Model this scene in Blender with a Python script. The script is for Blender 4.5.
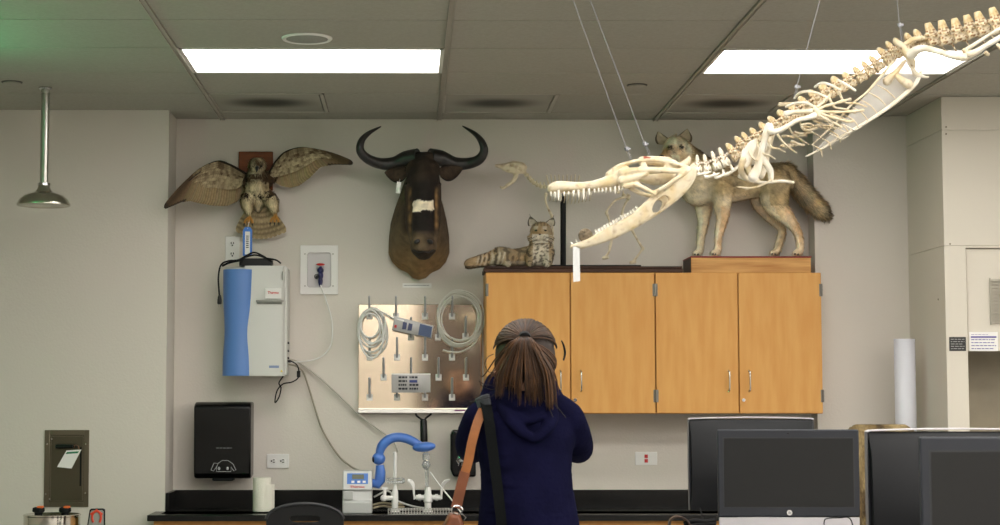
import bpy, bmesh, math, random
from mathutils import Vector, Matrix, noise as mnoise
random.seed(7)
for o in list(bpy.data.objects): bpy.data.objects.remove(o)
SC = bpy.context.scene
COL = SC.collection
V = Vector
# ------------------------------------------------------------ camera
F = 1795.0; H = 1.50
YAW = math.radians(0.6); PIT = math.radians(4.22)
CX = 408+F*math.tan(YAW)/math.cos(PIT)      # principal point of the cropped frame
FWD = V((math.sin(YAW)*math.cos(PIT), math.cos(YAW)*math.cos(PIT), math.sin(PIT)))
RGT = V((math.cos(YAW), -math.sin(YAW), 0)); UPV = RGT.cross(FWD)
cam = bpy.data.cameras.new('camera'); cam.sensor_width = 36; cam.lens = F*36/1000
camo = bpy.data.objects.new('camera', cam); COL.objects.link(camo)
M = Matrix((RGT, UPV, -FWD)).transposed().to_4x4(); M.translation = V((0, 0, H)); camo.matrix_world = M
cam.clip_start = 0.05; cam.shift_x = (500-CX)/1000; cam.dof.use_dof = True; cam.dof.focus_distance = 8.6; cam.dof.aperture_fstop = 10.0
SC.camera = camo
# ------------------------------------------------------------ world, exposure
SC.view_settings.view_transform = 'Standard'; SC.view_settings.look = 'None'
SC.view_settings.gamma = 1; SC.view_settings.use_curve_mapping = False
SC.view_settings.exposure = 0.0
LIGHT = 9.0            # emission of the ceiling panels
wd = bpy.data.worlds.new('world'); SC.world = wd; wd.use_nodes = True
wd.node_tree.nodes['Background'].inputs[0].default_value = (0.9, 0.95, 1, 1)
wd.node_tree.nodes['Background'].inputs[1].default_value = 0.05
CZ = H+1.556           # ceiling height
# ------------------------------------------------------------ helpers
def ray(x, y): return FWD + RGT*((x-CX)/F) + UPV*((262.5-y)/F)
def P(x, y, Y):
    r = ray(x, y); return V((0, 0, H)) + r*(Y/r.y)
def PZ(x, y, Z):
    r = ray(x, y); return V((0, 0, H)) + r*((Z-H)/r.z)
def lin(c):
    return tuple(((u/255)/12.92 if u/255 <= .04045 else ((u/255+.055)/1.055)**2.4) for u in c)
MATS = {}
def mat(name, c, rough=.6, metal=0, var=0, vscale=8, bump=0, bscale=60, emis=0, alpha=1, trans=0, spec=.5, coat=0, c2=None, stretch=None):
    if name in MATS: return MATS[name]
    m = bpy.data.materials.new(name); m.use_nodes = True; nt = m.node_tree; b = nt.nodes['Principled BSDF']
    L = lin(c)+(1,)
    b.inputs['Base Color'].default_value = L; b.inputs['Roughness'].default_value = rough
    b.inputs['Metallic'].default_value = metal; b.inputs['Alpha'].default_value = alpha
    b.inputs['Transmission Weight'].default_value = trans; b.inputs['Specular IOR Level'].default_value = spec
    b.inputs['Coat Weight'].default_value = coat
    if emis:
        b.inputs['Emission Color'].default_value = L; b.inputs['Emission Strength'].default_value = emis
    if var or bump:
        tc = nt.nodes.new('ShaderNodeTexCoord'); mp = nt.nodes.new('ShaderNodeMapping')
        nt.links.new(tc.outputs['Object'], mp.inputs[0])
        if stretch: mp.inputs['Scale'].default_value = stretch
    if var:
        n = nt.nodes.new('ShaderNodeTexNoise'); n.inputs['Scale'].default_value = vscale; n.inputs['Detail'].default_value = 5
        nt.links.new(mp.outputs[0], n.inputs['Vector'])
        mx = nt.nodes.new('ShaderNodeMix'); mx.data_type = 'RGBA'
        k2 = lin(c2) if c2 else tuple(max(0, u*(1-var)) for u in L[:3])
        k1 = L[:3] if c2 else tuple(min(1, u*(1+var)) for u in L[:3])
        mx.inputs[6].default_value = k1+(1,); mx.inputs[7].default_value = k2+(1,)
        cr = nt.nodes.new('ShaderNodeMapRange'); cr.inputs[1].default_value = .35; cr.inputs[2].default_value = .65
        nt.links.new(n.outputs[0], cr.inputs[0]); nt.links.new(cr.outputs[0], mx.inputs[0])
        nt.links.new(mx.outputs[2], b.inputs['Base Color'])
    if bump:
        n2 = nt.nodes.new('ShaderNodeTexNoise'); n2.inputs['Scale'].default_value = bscale; n2.inputs['Detail'].default_value = 4
        nt.links.new(mp.outputs[0], n2.inputs['Vector'])
        bp = nt.nodes.new('ShaderNodeBump'); bp.inputs['Strength'].default_value = bump; bp.inputs['Distance'].default_value = .01
        nt.links.new(n2.outputs[0], bp.inputs['Height']); nt.links.new(bp.outputs[0], b.inputs['Normal'])
    MATS[name] = m; return m
def colmat(name, rough=.85, bump=.3, bscale=150, sheen=0, spec=.3, var=.25, vscale=40):
    """the thing's own colours come from its 'Col' attribute"""
    if name in MATS: return MATS[name]
    m = mat(name, (128, 128, 128), rough, 0, 0, 1, bump, bscale, spec=spec); nt = m.node_tree; b = nt.nodes['Principled BSDF']
    a = nt.nodes.new('ShaderNodeAttribute'); a.attribute_name = 'Col'
    n = nt.nodes.new('ShaderNodeTexNoise'); n.inputs['Scale'].default_value = vscale; n.inputs['Detail'].default_value = 6
    tc = nt.nodes.new('ShaderNodeTexCoord'); nt.links.new(tc.outputs['Object'], n.inputs['Vector'])
    mr = nt.nodes.new('ShaderNodeMapRange'); mr.inputs[1].default_value = .3; mr.inputs[2].default_value = .7
    mr.inputs[3].default_value = 1-var; mr.inputs[4].default_value = 1+var
    nt.links.new(n.outputs[0], mr.inputs[0])
    mx = nt.nodes.new('ShaderNodeVectorMath'); mx.operation = 'SCALE'
    nt.links.new(a.outputs['Color'], mx.inputs[0]); nt.links.new(mr.outputs[0], mx.inputs['Scale'])
    nt.links.new(mx.outputs[0], b.inputs['Base Color'])
    return m
LOC = {}
def root_loc(o):
    while o is not None:
        if o.name in LOC: return LOC[o.name]
        o = o.parent
    return V((0, 0, 0))
def thing(name, label, cat, loc, group=None):
    o = bpy.data.objects.new(name, None); COL.objects.link(o); o.location = loc
    o.empty_display_size = .05
    o['label'] = label; o['category'] = cat
    if group: o['group'] = group
    LOC[o.name] = V(loc); return o
def tag(o, label, cat, group=None, kind=None):
    o['label'] = label; o['category'] = cat
    if group: o['group'] = group
    if kind: o['kind'] = kind
    return o
def frames(pts):
    n = len(pts); T = []
    for i in range(n):
        a = pts[max(0, i-1)]; b = pts[min(n-1, i+1)]; t = (b-a); T.append(t.normalized() if t.length > 1e-9 else V((0, 0, 1)))
    u = T[0].orthogonal().normalized(); out = []
    for i in range(n):
        u = (u - T[i]*u.dot(T[i])); u = u.normalized() if u.length > 1e-6 else T[i].orthogonal().normalized()
        out.append((T[i], u, T[i].cross(u)))
    return out
def spline(pts, n=8):
    pts = [V(p) for p in pts]; out = []
    for i in range(len(pts)-1):
        p0 = pts[max(0, i-1)]; p1 = pts[i]; p2 = pts[i+1]; p3 = pts[min(len(pts)-1, i+2)]
        for k in range(n):
            t = k/n; t2 = t*t; t3 = t2*t
            out.append(.5*((2*p1)+(p2-p0)*t+(2*p0-5*p1+4*p2-p3)*t2+(3*p1-p0-3*p2+p3)*t3))
    out.append(pts[-1]); return out
def lerps(vals, n):
    out = []
    for i in range(n):
        t = i/(n-1)*(len(vals)-1); k = min(int(t), len(vals)-2); f = t-k
        out.append(vals[k]*(1-f)+vals[k+1]*f)
    return out
class MB:
    def __init__(s): s.v = []; s.f = []; s.c = []; s.cc = (1, 1, 1)
    def add(s, vs, fs, cs=None):
        b = len(s.v); s.v += [V(p) for p in vs]; s.f += [tuple(i+b for i in f) for f in fs]
        s.c += (cs if cs else [s.cc]*len(vs)); return s
    def box(s, a, b):
        x0, x1 = sorted((a[0], b[0])); y0, y1 = sorted((a[1], b[1])); z0, z1 = sorted((a[2], b[2]))
        return s.add([(x0,y0,z0),(x1,y0,z0),(x1,y1,z0),(x0,y1,z0),(x0,y0,z1),(x1,y0,z1),(x1,y1,z1),(x0,y1,z1)],
                     [(0,3,2,1),(4,5,6,7),(0,1,5,4),(1,2,6,5),(2,3,7,6),(3,0,4,7)])
    def obox(s, c, size, R):
        m = MB().box([-u/2 for u in size], [u/2 for u in size])
        return s.add([V(c)+R@p for p in m.v], m.f)
    def tube(s, pts, r, n=10, closed=False, flat=None):
        pts = [V(p) for p in pts]
        N = len(pts); rs = r if isinstance(r, (list, tuple)) else [r]*N
        if len(rs) != N: rs = lerps(rs, N)
        fr = frames(pts); vs = []; fs = []
        for i in range(N):
            t, u, w = fr[i]
            for k in range(n):
                a = 2*math.pi*k/n
                vs.append(pts[i]+(u*math.cos(a)+w*math.sin(a)*(flat or 1))*rs[i])
        for i in range(N-1):
            for k in range(n):
                k2 = (k+1) % n; fs.append((i*n+k, i*n+k2, (i+1)*n+k2, (i+1)*n+k))
        if closed:
            for k in range(n):
                k2 = (k+1) % n; fs.append(((N-1)*n+k, (N-1)*n+k2, k2, k))
        else:
            fs.append(tuple(range(n-1, -1, -1))); fs.append(tuple((N-1)*n+k for k in range(n)))
        return s.add(vs, fs)
    def strap(s, pts, w, t, wdir):
        pts = [V(p) for p in pts]; vs = []; fs = []; fr = frames(pts)
        for p, (T, _, _) in zip(pts, fr):
            d = V(wdir); d = (d-T*d.dot(T)).normalized(); nn = T.cross(d)
            vs += [p+d*w/2+nn*t/2, p-d*w/2+nn*t/2, p-d*w/2-nn*t/2, p+d*w/2-nn*t/2]
        for i in range(len(pts)-1):
            for k in range(4):
                k2 = (k+1) % 4; fs.append((i*4+k, i*4+k2, i*4+4+k2, i*4+4+k))
        fs.append((3, 2, 1, 0)); e = (len(pts)-1)*4; fs.append((e, e+1, e+2, e+3))
        return s.add(vs, fs)
    def cyl(s, a, b, r0, r1=None, n=20): return s.tube([a, b], [r0, r0 if r1 is None else r1], n)
    def lathe(s, c, prof, n=24, ax=V((0, 0, 1))):
        c = V(c); ax = V(ax).normalized(); u = ax.orthogonal().normalized(); w = ax.cross(u); vs = []; fs = []
        for (r, h) in prof:
            r = max(r, 1e-5)
            for k in range(n):
                a = 2*math.pi*k/n; vs.append(c+ax*h+(u*math.cos(a)+w*math.sin(a))*r)
        for i in range(len(prof)-1):
            for k in range(n):
                k2 = (k+1) % n; fs.append((i*n+k, i*n+k2, (i+1)*n+k2, (i+1)*n+k))
        fs.append(tuple(range(n-1, -1, -1))); fs.append(tuple((len(prof)-1)*n+k for k in range(n)))
        return s.add(vs, fs)
    def sph(s, c, r, R=None, n=16, m=10):
        c = V(c); rx, ry, rz = (r, r, r) if not isinstance(r, (tuple, list)) else r; vs = [V((0, 0, -rz))]; fs = []
        for i in range(1, m):
            t = math.pi*i/m
            for k in range(n):
                a = 2*math.pi*k/n; vs.append(V((rx*math.sin(t)*math.cos(a), ry*math.sin(t)*math.sin(a), -rz*math.cos(t))))
        vs.append(V((0, 0, rz)))
        for k in range(n):
            k2 = (k+1) % n; fs.append((0, 1+k2, 1+k))
            for i in range(m-2): fs.append((1+i*n+k, 1+i*n+k2, 1+(i+1)*n+k2, 1+(i+1)*n+k))
            fs.append((len(vs)-1, 1+(m-2)*n+k, 1+(m-2)*n+k2))
        if R is not None: vs = [R@p for p in vs]
        return s.add([c+p for p in vs], fs)
    def chain(s, pts, rs, n=12, sp=0):
        """capsule chain for remeshing"""
        pts = [V(p) for p in pts]
        if sp: N = (len(pts)-1)*sp+1; pts = spline(pts, sp); rs = lerps(rs, N)
        for p, r in zip(pts, rs): s.sph(p, r, n=n, m=8)
        for i in range(len(pts)-1):
            if (pts[i+1]-pts[i]).length > 1e-6: s.tube([pts[i], pts[i+1]], [rs[i], rs[i+1]], n)
        return s
    def prism(s, poly, ext):
        n = len(poly); e = V(ext); poly = [V(p) for p in poly]
        fs = [tuple(range(n)), tuple(range(2*n-1, n-1, -1))]
        for i in range(n): j = (i+1) % n; fs.append((j, i, n+i, n+j))
        return s.add(poly+[p+e for p in poly], fs)
    def text(s, txt, c, size, depth=.001, width=None):
        """lettering facing the camera side (-Y), centred on c"""
        cu = bpy.data.curves.new('t', 'FONT'); cu.body = txt; cu.size = size; cu.extrude = depth; cu.offset = size*.025; cu.align_x = 'CENTER'; cu.align_y = 'CENTER'
        o = bpy.data.objects.new('t', cu); COL.objects.link(o)
        dg = bpy.context.evaluated_depsgraph_get(); me = bpy.data.meshes.new_from_object(o.evaluated_get(dg))
        xs = [v.co.x for v in me.vertices]; k = width/(max(xs)-min(xs)) if width and xs else 1
        s.add([V(c)+V((v.co.x*k, -v.co.z, v.co.y)) for v in me.vertices], [tuple(p.vertices) for p in me.polygons])
        bpy.data.objects.remove(o); bpy.data.curves.remove(cu); bpy.data.meshes.remove(me); return s
    def xform(s, Mx): s.v = [Mx@p for p in s.v]; return s
    def build(s, name, m, parent=None, bevel=0, seg=2, smooth=True, ang=35, loc=None, fixn=True):
        off = V(loc) if loc is not None and parent is None else root_loc(parent)
        me = bpy.data.meshes.new(name); me.from_pydata([p-off for p in s.v], [], s.f)
        if fixn:
            bm = bmesh.new(); bm.from_mesh(me); bmesh.ops.recalc_face_normals(bm, faces=bm.faces); bm.to_mesh(me); bm.free()
        if any(c != (1, 1, 1) for c in s.c):
            a = me.color_attributes.new('Col', 'FLOAT_COLOR', 'POINT')
            for i, c in enumerate(s.c): a.data[i].color = tuple(c)+(1,)
        if smooth:
            for p in me.polygons: p.use_smooth = True
            me.set_sharp_from_angle(angle=math.radians(ang))
        me.materials.append(m)
        o = bpy.data.objects.new(name, me); COL.objects.link(o)
        if parent is not None: o.parent = parent
        elif loc is not None: o.location = loc
        if bevel:
            b = o.modifiers.new('bevel', 'BEVEL'); b.width = bevel; b.segments = seg; b.limit_method = 'ANGLE'; b.angle_limit = math.radians(40)
        return o
    def remesh(s, name, m, voxel, parent=None, smooth=3, paint=None, fur=None, loc=None, cut=None, furdir=None):
        off = V(loc) if loc is not None and parent is None else root_loc(parent)
        me = bpy.data.meshes.new('tmp'); me.from_pydata(s.v, [], s.f)
        bm = bmesh.new(); bm.from_mesh(me)
        bmesh.ops.recalc_face_normals(bm, faces=bm.faces); bm.to_mesh(me); bm.free()
        o = bpy.data.objects.new('tmp', me); COL.objects.link(o)
        r = o.modifiers.new('r', 'REMESH'); r.mode = 'VOXEL'; r.voxel_size = voxel
        if cut is not None:
            cm = bpy.data.meshes.new('cut'); cm.from_pydata(cut.v, [], cut.f)
            bm = bmesh.new(); bm.from_mesh(cm); bmesh.ops.recalc_face_normals(bm, faces=bm.faces); bm.to_mesh(cm); bm.free()
            co = bpy.data.objects.new('cut', cm); COL.objects.link(co)
            bo = o.modifiers.new('b', 'BOOLEAN'); bo.operation = 'DIFFERENCE'; bo.object = co; bo.solver = 'EXACT'
        if smooth:
            sm = o.modifiers.new('s', 'SMOOTH'); sm.factor = .5; sm.iterations = smooth
        dg = bpy.context.evaluated_depsgraph_get(); ev = bpy.data.meshes.new_from_object(o.evaluated_get(dg))
        bpy.data.objects.remove(o); bpy.data.meshes.remove(me)
        if cut is not None: bpy.data.objects.remove(co)
        vs = [v.co.copy() for v in ev.vertices]; ns = [v.normal.copy() for v in ev.vertices]
        fs = [tuple(p.vertices) for p in ev.polygons]; ars = [p.area for p in ev.polygons]
        bpy.data.meshes.remove(ev)
        out = MB(); cs = [tuple(paint(v, nn)) for v, nn in zip(vs, ns)] if paint else None
        out.add(vs, fs, cs)
        if fur:
            cnt, ln, wd_, lift = fur; rnd = random.Random(len(vs))
            idx = rnd.choices(range(len(fs)), weights=ars, k=cnt)
            for q in idx:
                f = fs[q]; w = [rnd.random() for _ in f]; sw = sum(w); w = [x/sw for x in w]
                p = sum((vs[i]*a for i, a in zip(f, w)), V()); nn = sum((ns[i]*a for i, a in zip(f, w)), V()).normalized()
                d = V(furdir(p)) if furdir else V((0, 0, -1))
                d = d - nn*d.dot(nn)
                d = (d.normalized() if d.length > .05 else nn.orthogonal()) + V([rnd.uniform(-.35, .35) for _ in range(3)])
                d = (d.normalized()*(1-lift) + nn*lift).normalized(); side = d.cross(nn).normalized()*wd_/2
                L_ = ln*rnd.uniform(.6, 1.3); b = p - nn*wd_
                base = cs[f[0]] if cs else (1, 1, 1); k = rnd.uniform(.7, 1.3); c2 = tuple(min(1, x*k) for x in base)
                out.add([b-side, b+side, b+d*L_*.6+side*.7, b+d*L_-nn*L_*.1, b+d*L_*.6-side*.7], [(0, 1, 2, 3, 4)], [c2]*5)
        return out.build(name, m, parent, ang=180 if not cut else 60, loc=loc, fixn=False)
def copyo(o, parent=None, mw=None):
    c = o.copy(); COL.objects.link(c); c.parent = parent
    if mw is not None: c.matrix_basis = mw
    return c
def curvepx(pts, Y, n=8):
    """a spline through pixel points at one depth (or with its own depth per point)"""
    return spline([P(p[0], p[1], p[2] if len(p) > 2 else Y) for p in pts], n)
def scribble(mb, xr, y, zr, rows, seed=3):
    """unreadably small print: rows of short word-long strokes"""
    rnd = random.Random(seed); zs = [zr[1]-(zr[1]-zr[0])*i/max(1, rows-1) for i in range(rows)] if rows > 1 else [(zr[0]+zr[1])/2]
    h = max(.0012, min(.004, (zr[1]-zr[0])/max(rows, 1)*.35))
    for z in zs:
        x = xr[0]; end = xr[1]-(xr[1]-xr[0])*rnd.uniform(0, .25)
        while x < end:
            w = rnd.uniform(.008, .022); w = min(w, xr[1]-x); mb.box((x, y, z-h/2), (x+w, y+.0008, z+h/2)); x += w+.004
    return mb

def singles(name, m, par, items, bevel=0):
    """one part each: items are functions that fill a mesh builder"""
    for f in items:
        mb = MB(); f(mb); mb.build(name, m, par, bevel=bevel)
# ------------------------------------------------------------ materials
WALL = mat('wall_paint', (210, 203, 193), .75, bump=.12, bscale=90, spec=.25)
CEIL = mat('ceiling_tile', (168, 164, 152), .9, var=.04, vscale=60, bump=.25, bscale=250, spec=.1)
GRID = mat('grid_metal', (172, 166, 154), .5)
FLOOR = mat('floor_vinyl', (184, 183, 180), .4, var=.06, vscale=3)
STEEL = mat('brushed_steel', (190, 188, 182), .28, 1, bump=.05, bscale=40, stretch=(1, 1, 30))
DARKSTEEL = mat('bronze_steel', (120, 112, 96), .33, .9)
CHROME = mat('chrome', (200, 200, 200), .15, 1)
BLACK = mat('black_plastic', (10, 10, 11), .35, spec=.35)
BLACKM = mat('black_matte', (14, 14, 15), .65, spec=.25)
WHITE = mat('white_plastic', (226, 224, 220), .4)
WHITEM = mat('white_matte', (228, 226, 222), .8)
EPOXY = mat('black_epoxy', (10, 10, 10), .25, spec=.3)
HOOD = mat('hood_enamel', (203, 196, 182), .45, bump=.03, bscale=300)
RED = mat('red_paint', (190, 25, 25), .4)
CORDG = mat('grey_tubing', (150, 142, 124), .4)
TUBEW = mat('milky_tubing', (226, 225, 220), .35, trans=.08)
PRINT = mat('dark_print', (40, 40, 48), .6)
def wood(name, c, c2, stretch, scale=4):
    return mat(name, c, .5, var=.2, vscale=scale, c2=c2, stretch=stretch, bump=.02, bscale=60, spec=.3)
MAPLE = wood('maple_veneer', (206, 154, 86), (198, 142, 75), (6, 6, .8), 4)
PINE = wood('pale_pine', (206, 158, 94), (170, 116, 60), (1.0, 4, 14), 3)
DARKWOOD = wood('dark_stained_wood', (72, 42, 24), (50, 28, 16), (1, 4, 14), 4)
PLAQUEW = wood('plaque_wood', (132, 72, 32), (108, 56, 24), (1, 4, 12), 5)
def struct(name, mb, m, **k):
    o = mb.build(name, m, **k); o['kind'] = 'structure'; return o
YB, YL, YR = 10.08, 9.76, 9.93
XL = -1.31; XR = (817-408)/F*YR
X0, X1, Y0 = -6.0, 7.6, -3.2
# ------------------------------------------------------------ shell
struct('floor', MB().box((X0-.1, Y0-.1, -.1), (X1+.1, YB+.1, 0)), FLOOR)
struct('wall_back', MB().box((XL, YB, 0), (XR, YB+.12, CZ+.2)), WALL)
struct('wall_back_left', MB().box((X0, YL, 0), (XL, YB+.12, CZ+.2)), WALL)
struct('wall_back_right', MB().box((XR, YR, 0), (X1, YB+.12, CZ+.2)), WALL)
struct('wall_left', MB().box((X0-.12, Y0, 0), (X0, YB+.12, CZ+.2)), WALL)
struct('wall_right', MB().box((X1, Y0, 0), (X1+.12, YB+.12, CZ+.2)), WALL)
struct('wall_front', MB().box((X0-.12, Y0-.12, 0), (X1+.12, Y0, CZ+.2)), WALL)
o = struct('reflected_panel', MB().box((.12, Y0, 0), (1.3, Y0+.05, 3.0)).box((1.32, Y0, 0), (2.5, Y0+.05, 3.0)), mat('reflected_dark', (50, 38, 27), .6), bevel=.004)  # unseen dark panel, added so the steel peg board has something dark to reflect
# ceiling: lay-in tiles with thin butt joints, wide main runners, one light or vent per cut-out
rows = [9.82-.61*i for i in range(0, 22)]
JOINT = mat('tile_joint', (66, 62, 54), .8)
light_rows = [8.6-1.83*i for i in range(7)]          # far edge of each lit row
ct = MB(); tees = MB(); lights = []; vents = []
cells = []
for i in range(-5, 6):
    xa = .175+1.225*i; xb = xa+1.225
    for y1 in rows + [YB+.30]:
        y0 = y1-.61 if y1 <= 9.83 else 9.82
        lit = any(abs(y1-l) < .1 for l in light_rows) and i >= -1 and (i % 2 != 0 or y1 < 8)  # nearer rows are unseen, added densely to brighten fronts and walls
        vent = abs(y1-9.82) < .02 and i in (-1, 0, 1)
        xs = max(xa, X0+.01); xe = min(xb, X1-.01)
        if xe-xs < .05: continue
        if lit: lights.append((xa, y0, xb, y1)); continue
        if vent:
            vents.append((xa, y0, xa+.61, y1)); xs = xa+.61
        ct.box((xs+(.002 if vent else .013), y0+.005, CZ), (xe-.013, min(y1, YB)-.005, CZ+.02))
c = struct('ceiling', ct, CEIL, bevel=.0015)
back = MB().box((X0, Y0, CZ+.10), (X1, YB, CZ+.15)); struct('ceiling_deck', back, mat('ceiling_void', (60, 58, 54), .9))
for i in range(-4, 6):
    xa = .175+1.225*i
    tees.box((xa-.012, Y0, CZ-.001), (xa+.012, YB, CZ+.006))
    tees.box((xa-.012, Y0, CZ-.009), (xa-.009, YB, CZ+.006)); tees.box((xa+.009, Y0, CZ-.009), (xa+.012, YB, CZ+.006))
struct('trim_1', tees, GRID)
ctees = MB()
for y in rows: ctees.box((X0, y-.007, CZ+.003), (X1, y+.006, CZ+.01))
struct('trim_2', ctees, JOINT)
DIFF = mat('lit_diffuser', (255, 252, 247), .5, emis=LIGHT)
k = 0
for (xa, y0, xb, y1) in lights:
    x0_ = max(xa, X0+.02); x1_ = min(xb, X1-.02)
    inview = abs(y1-8.6) < .1 and -1.3 < xa < 2
    if xa < -1.3 and abs(y1-8.6) < .1: lb = 'lit ceiling panel left of the photographed bay'
    elif xa < 0 and inview: lb = 'lit rectangular ceiling panel above the mounted hawk and horned head'
    elif inview: lb = 'lit rectangular ceiling panel behind the hanging white skeleton'
    else: lb = 'unseen ceiling panel added for more light, nearer the camera or beyond the right edge'
    t = thing('ceiling_light', lb, 'ceiling light', ((x0_+x1_)/2, (y0+y1)/2, CZ), None if inview else ('added ceiling lights out of the frame'))
    fr = MB(); a = .016
    for (p, q) in (((x0_+a, y0, CZ-.004), (x1_-a, y0+.018, CZ+.03)), ((x0_+a, y1-.018, CZ-.004), (x1_-a, y1, CZ+.03)),
                   ((x0_+.012, y0, CZ-.004), (x0_+.03, y1, CZ+.03)), ((x1_-.03, y0, CZ-.004), (x1_-.012, y1, CZ+.03))): fr.box(p, q)
    fr.build('frame', mat('light_frame', (225, 222, 214), .4), t)
    MB().box((x0_+.03, y0+.018, CZ+.008), (x1_-.03, y1-.018, CZ+.02)).build('diffuser', DIFF, t)
# vents: perforated white plates, darker towards the middle
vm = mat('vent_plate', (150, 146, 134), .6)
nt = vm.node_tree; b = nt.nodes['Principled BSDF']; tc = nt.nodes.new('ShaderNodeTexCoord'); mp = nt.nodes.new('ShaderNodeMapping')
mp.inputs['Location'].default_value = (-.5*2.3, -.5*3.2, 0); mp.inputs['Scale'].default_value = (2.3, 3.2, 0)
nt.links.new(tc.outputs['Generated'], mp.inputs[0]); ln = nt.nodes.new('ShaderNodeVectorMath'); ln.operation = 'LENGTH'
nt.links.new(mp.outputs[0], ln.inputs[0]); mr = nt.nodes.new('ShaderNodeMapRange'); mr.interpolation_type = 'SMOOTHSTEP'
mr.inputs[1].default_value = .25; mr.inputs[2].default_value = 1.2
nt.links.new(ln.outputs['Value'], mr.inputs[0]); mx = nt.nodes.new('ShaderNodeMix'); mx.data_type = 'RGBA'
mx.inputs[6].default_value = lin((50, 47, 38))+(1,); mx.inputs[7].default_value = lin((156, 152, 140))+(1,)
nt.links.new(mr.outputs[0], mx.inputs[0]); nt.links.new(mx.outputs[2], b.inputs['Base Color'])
for (xa, y0, xb, y1), lb in zip(vents, ('perforated ceiling vent with a dark centre above the hawk', 'perforated ceiling vent with a dark centre right of the horned head',
                                        'perforated ceiling vent with a dark centre above the coyote')):
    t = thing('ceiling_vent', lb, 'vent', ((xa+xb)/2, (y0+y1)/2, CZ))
    fr = MB()
    fr.box((xa+.012, y0, CZ-.003), (xb, y0+.012, CZ+.02)).box((xa+.012, y1-.012, CZ-.003), (xb, y1, CZ+.02))
    fr.box((xa+.012, y0, CZ-.003), (xa+.024, y1, CZ+.02)).box((xb-.02, y0, CZ-.003), (xb, y1, CZ+.02))
    fr.build('frame', GRID, t, bevel=.001)
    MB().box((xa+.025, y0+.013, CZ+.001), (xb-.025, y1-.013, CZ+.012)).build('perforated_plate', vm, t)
# ceiling speaker and sprinkler covers
p = PZ(307, 38, CZ)
t = thing('ceiling_speaker', 'round white grille in the ceiling tile above the left light panel', 'speaker', p)
MB().lathe(p, [(.094, -.006), (.106, -.009), (.111, -.003), (.111, .01), (.094, .01), (.094, -.006)], 40).build('ring', mat('speaker_ring', (236, 234, 228), .5), t)
MB().lathe(p, [(.001, -.0075), (.085, -.0075), (.0935, -.0055), (.0935, .006)], 40).build('grille', mat('speaker_grille', (150, 150, 142), .6, bump=.4, bscale=500), t)
for (x, y, lb) in ((12, 82, 'small round sprinkler cover in the ceiling beside the shower pipe'), (637, 85, 'small round sprinkler cover in the ceiling above the coyote')):
    p = PZ(x, y, CZ)
    t = thing('sprinkler_cover', lb, 'sprinkler cover', p)
    MB().lathe(p, [(.001, -.012), (.038, -.011), (.044, -.008), (.044, -.005)], 28).build('cap', CEIL, t)
    MB().lathe(p, [(.030, -.003), (.052, -.003), (.052, .002), (.03, .002)], 28).build('shadow_gap', mat('shadow_ring', (70, 66, 60), .6), t)  # dark ring colours in the shadow gap around the cap
# exit sign left of the frame: its green light tints ceiling and shower pipe
p = V((-2.5, 7.75, 2.70))
t = thing('exit_sign', 'green lit exit sign left of the frame', 'exit sign', p)
MB().box(p+V((-.15, -.02, -.1)), p+V((.15, .02, .1))).build('housing', WHITE, t, bevel=.005)
MB().cyl(p+V((0, 0, .1)), V((p.x, p.y, CZ)), .012).build('stem', WHITE, t)
MB().box(p+V((-.135, -.024, -.085)), p+V((.135, -.018, .085))).build('lens', mat('green_glow', (40, 255, 120), .4, emis=3), t)
lp = bpy.data.lights.new('sign_lamp', 'POINT'); lp.energy = 26; lp.color = (.06, 1, .38); lp.shadow_soft_size = .08
lo = bpy.data.objects.new('sign_lamp', lp); COL.objects.link(lo); lo.parent = t; lo.location = (.02, -.16, .02)

# ------------------------------------------------------------ fume hood cabinet at right
XH = 2.783; YH = 9.26
def hx(x, Y=YH): return P(x, 395, Y).x
def pz(y, Y=YH, x=960): return P(x, y, Y).z
t = thing('fume_hood', 'tall cream enamel fume hood cabinet reaching the ceiling at the right edge', 'fume hood', (XH+.8, (YH+YR)/2, 0))
z1, z2 = pz(130), pz(246)
g = .0025
XE = XH+1.6
MB().box((XH, YH, z1+g), (XE, YR-.002, CZ-.002)).build('upper_panel', HOOD, t, bevel=.002)
MB().box((XH, YH, z2+g), (XE, YR-.002, z1-g)).build('middle_panel', HOOD, t, bevel=.002)
xc, xs_ = hx(969), hx(972)
zs = pz(351, YH+.02, 985)
b_ = MB().box((XH, YH, 0), (xc, YR-.002, z2-g)); b_.box((XE-.05, YH, 0), (XE, YR-.002, z2-g)); b_.box((XH+.1, YH+.5, 0), (XE, YR-.002, z2-g)); b_.box((xc-.01, YH+.05, 0), (XE-.05, YR-.01, .85))
b_.box((XH+.004, YH+.004, z2-.01), (XE-.01, YR-.004, z2+.01)); b_.box((XH+.004, YH+.004, z1-.01), (XE-.01, YR-.004, z1+.01))
b_.build('side_panel', HOOD, t, bevel=.002)
MB().box((xc+.006, YH+.02, zs), (XE-.055, YH+.06, z2-.012)).build('front_panel', HOOD, t, bevel=.003)
MB().box((xc, YH+.46, .85), (XE-.05, YH+.5, zs+.1)).build('liner', mat('hood_liner', (140, 130, 110), .5, var=.12, vscale=4), t)
gr = MB(); xg = hx(994)
zt, zb = pz(279, YH+.02, 995), pz(324, YH+.02, 995)
n = 14
for i in range(n):
    z = zb+(zt-zb)*(i+.5)/n
    gr.box((xg, YH+.008, z-.004), (xg+.3, YH+.022, z+.0035))
gr.box((xg-.004, YH+.008, zb-.004), (xg, YH+.022, zt+.004)).box((xg, YH+.017, zb), (xg+.3, YH+.0215, zt))
gr.build('louvre_grille', mat('louvre', (166, 160, 145), .5), t)
singles('screw', DARKSTEEL, t, [lambda m, p=P(x, y, YH): m.cyl(p+V((0, .002, 0)), p-V((0, .003, 0)), .0045, n=10) for (x, y) in ((946, 127), (946, 134), (950, 244))])
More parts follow.
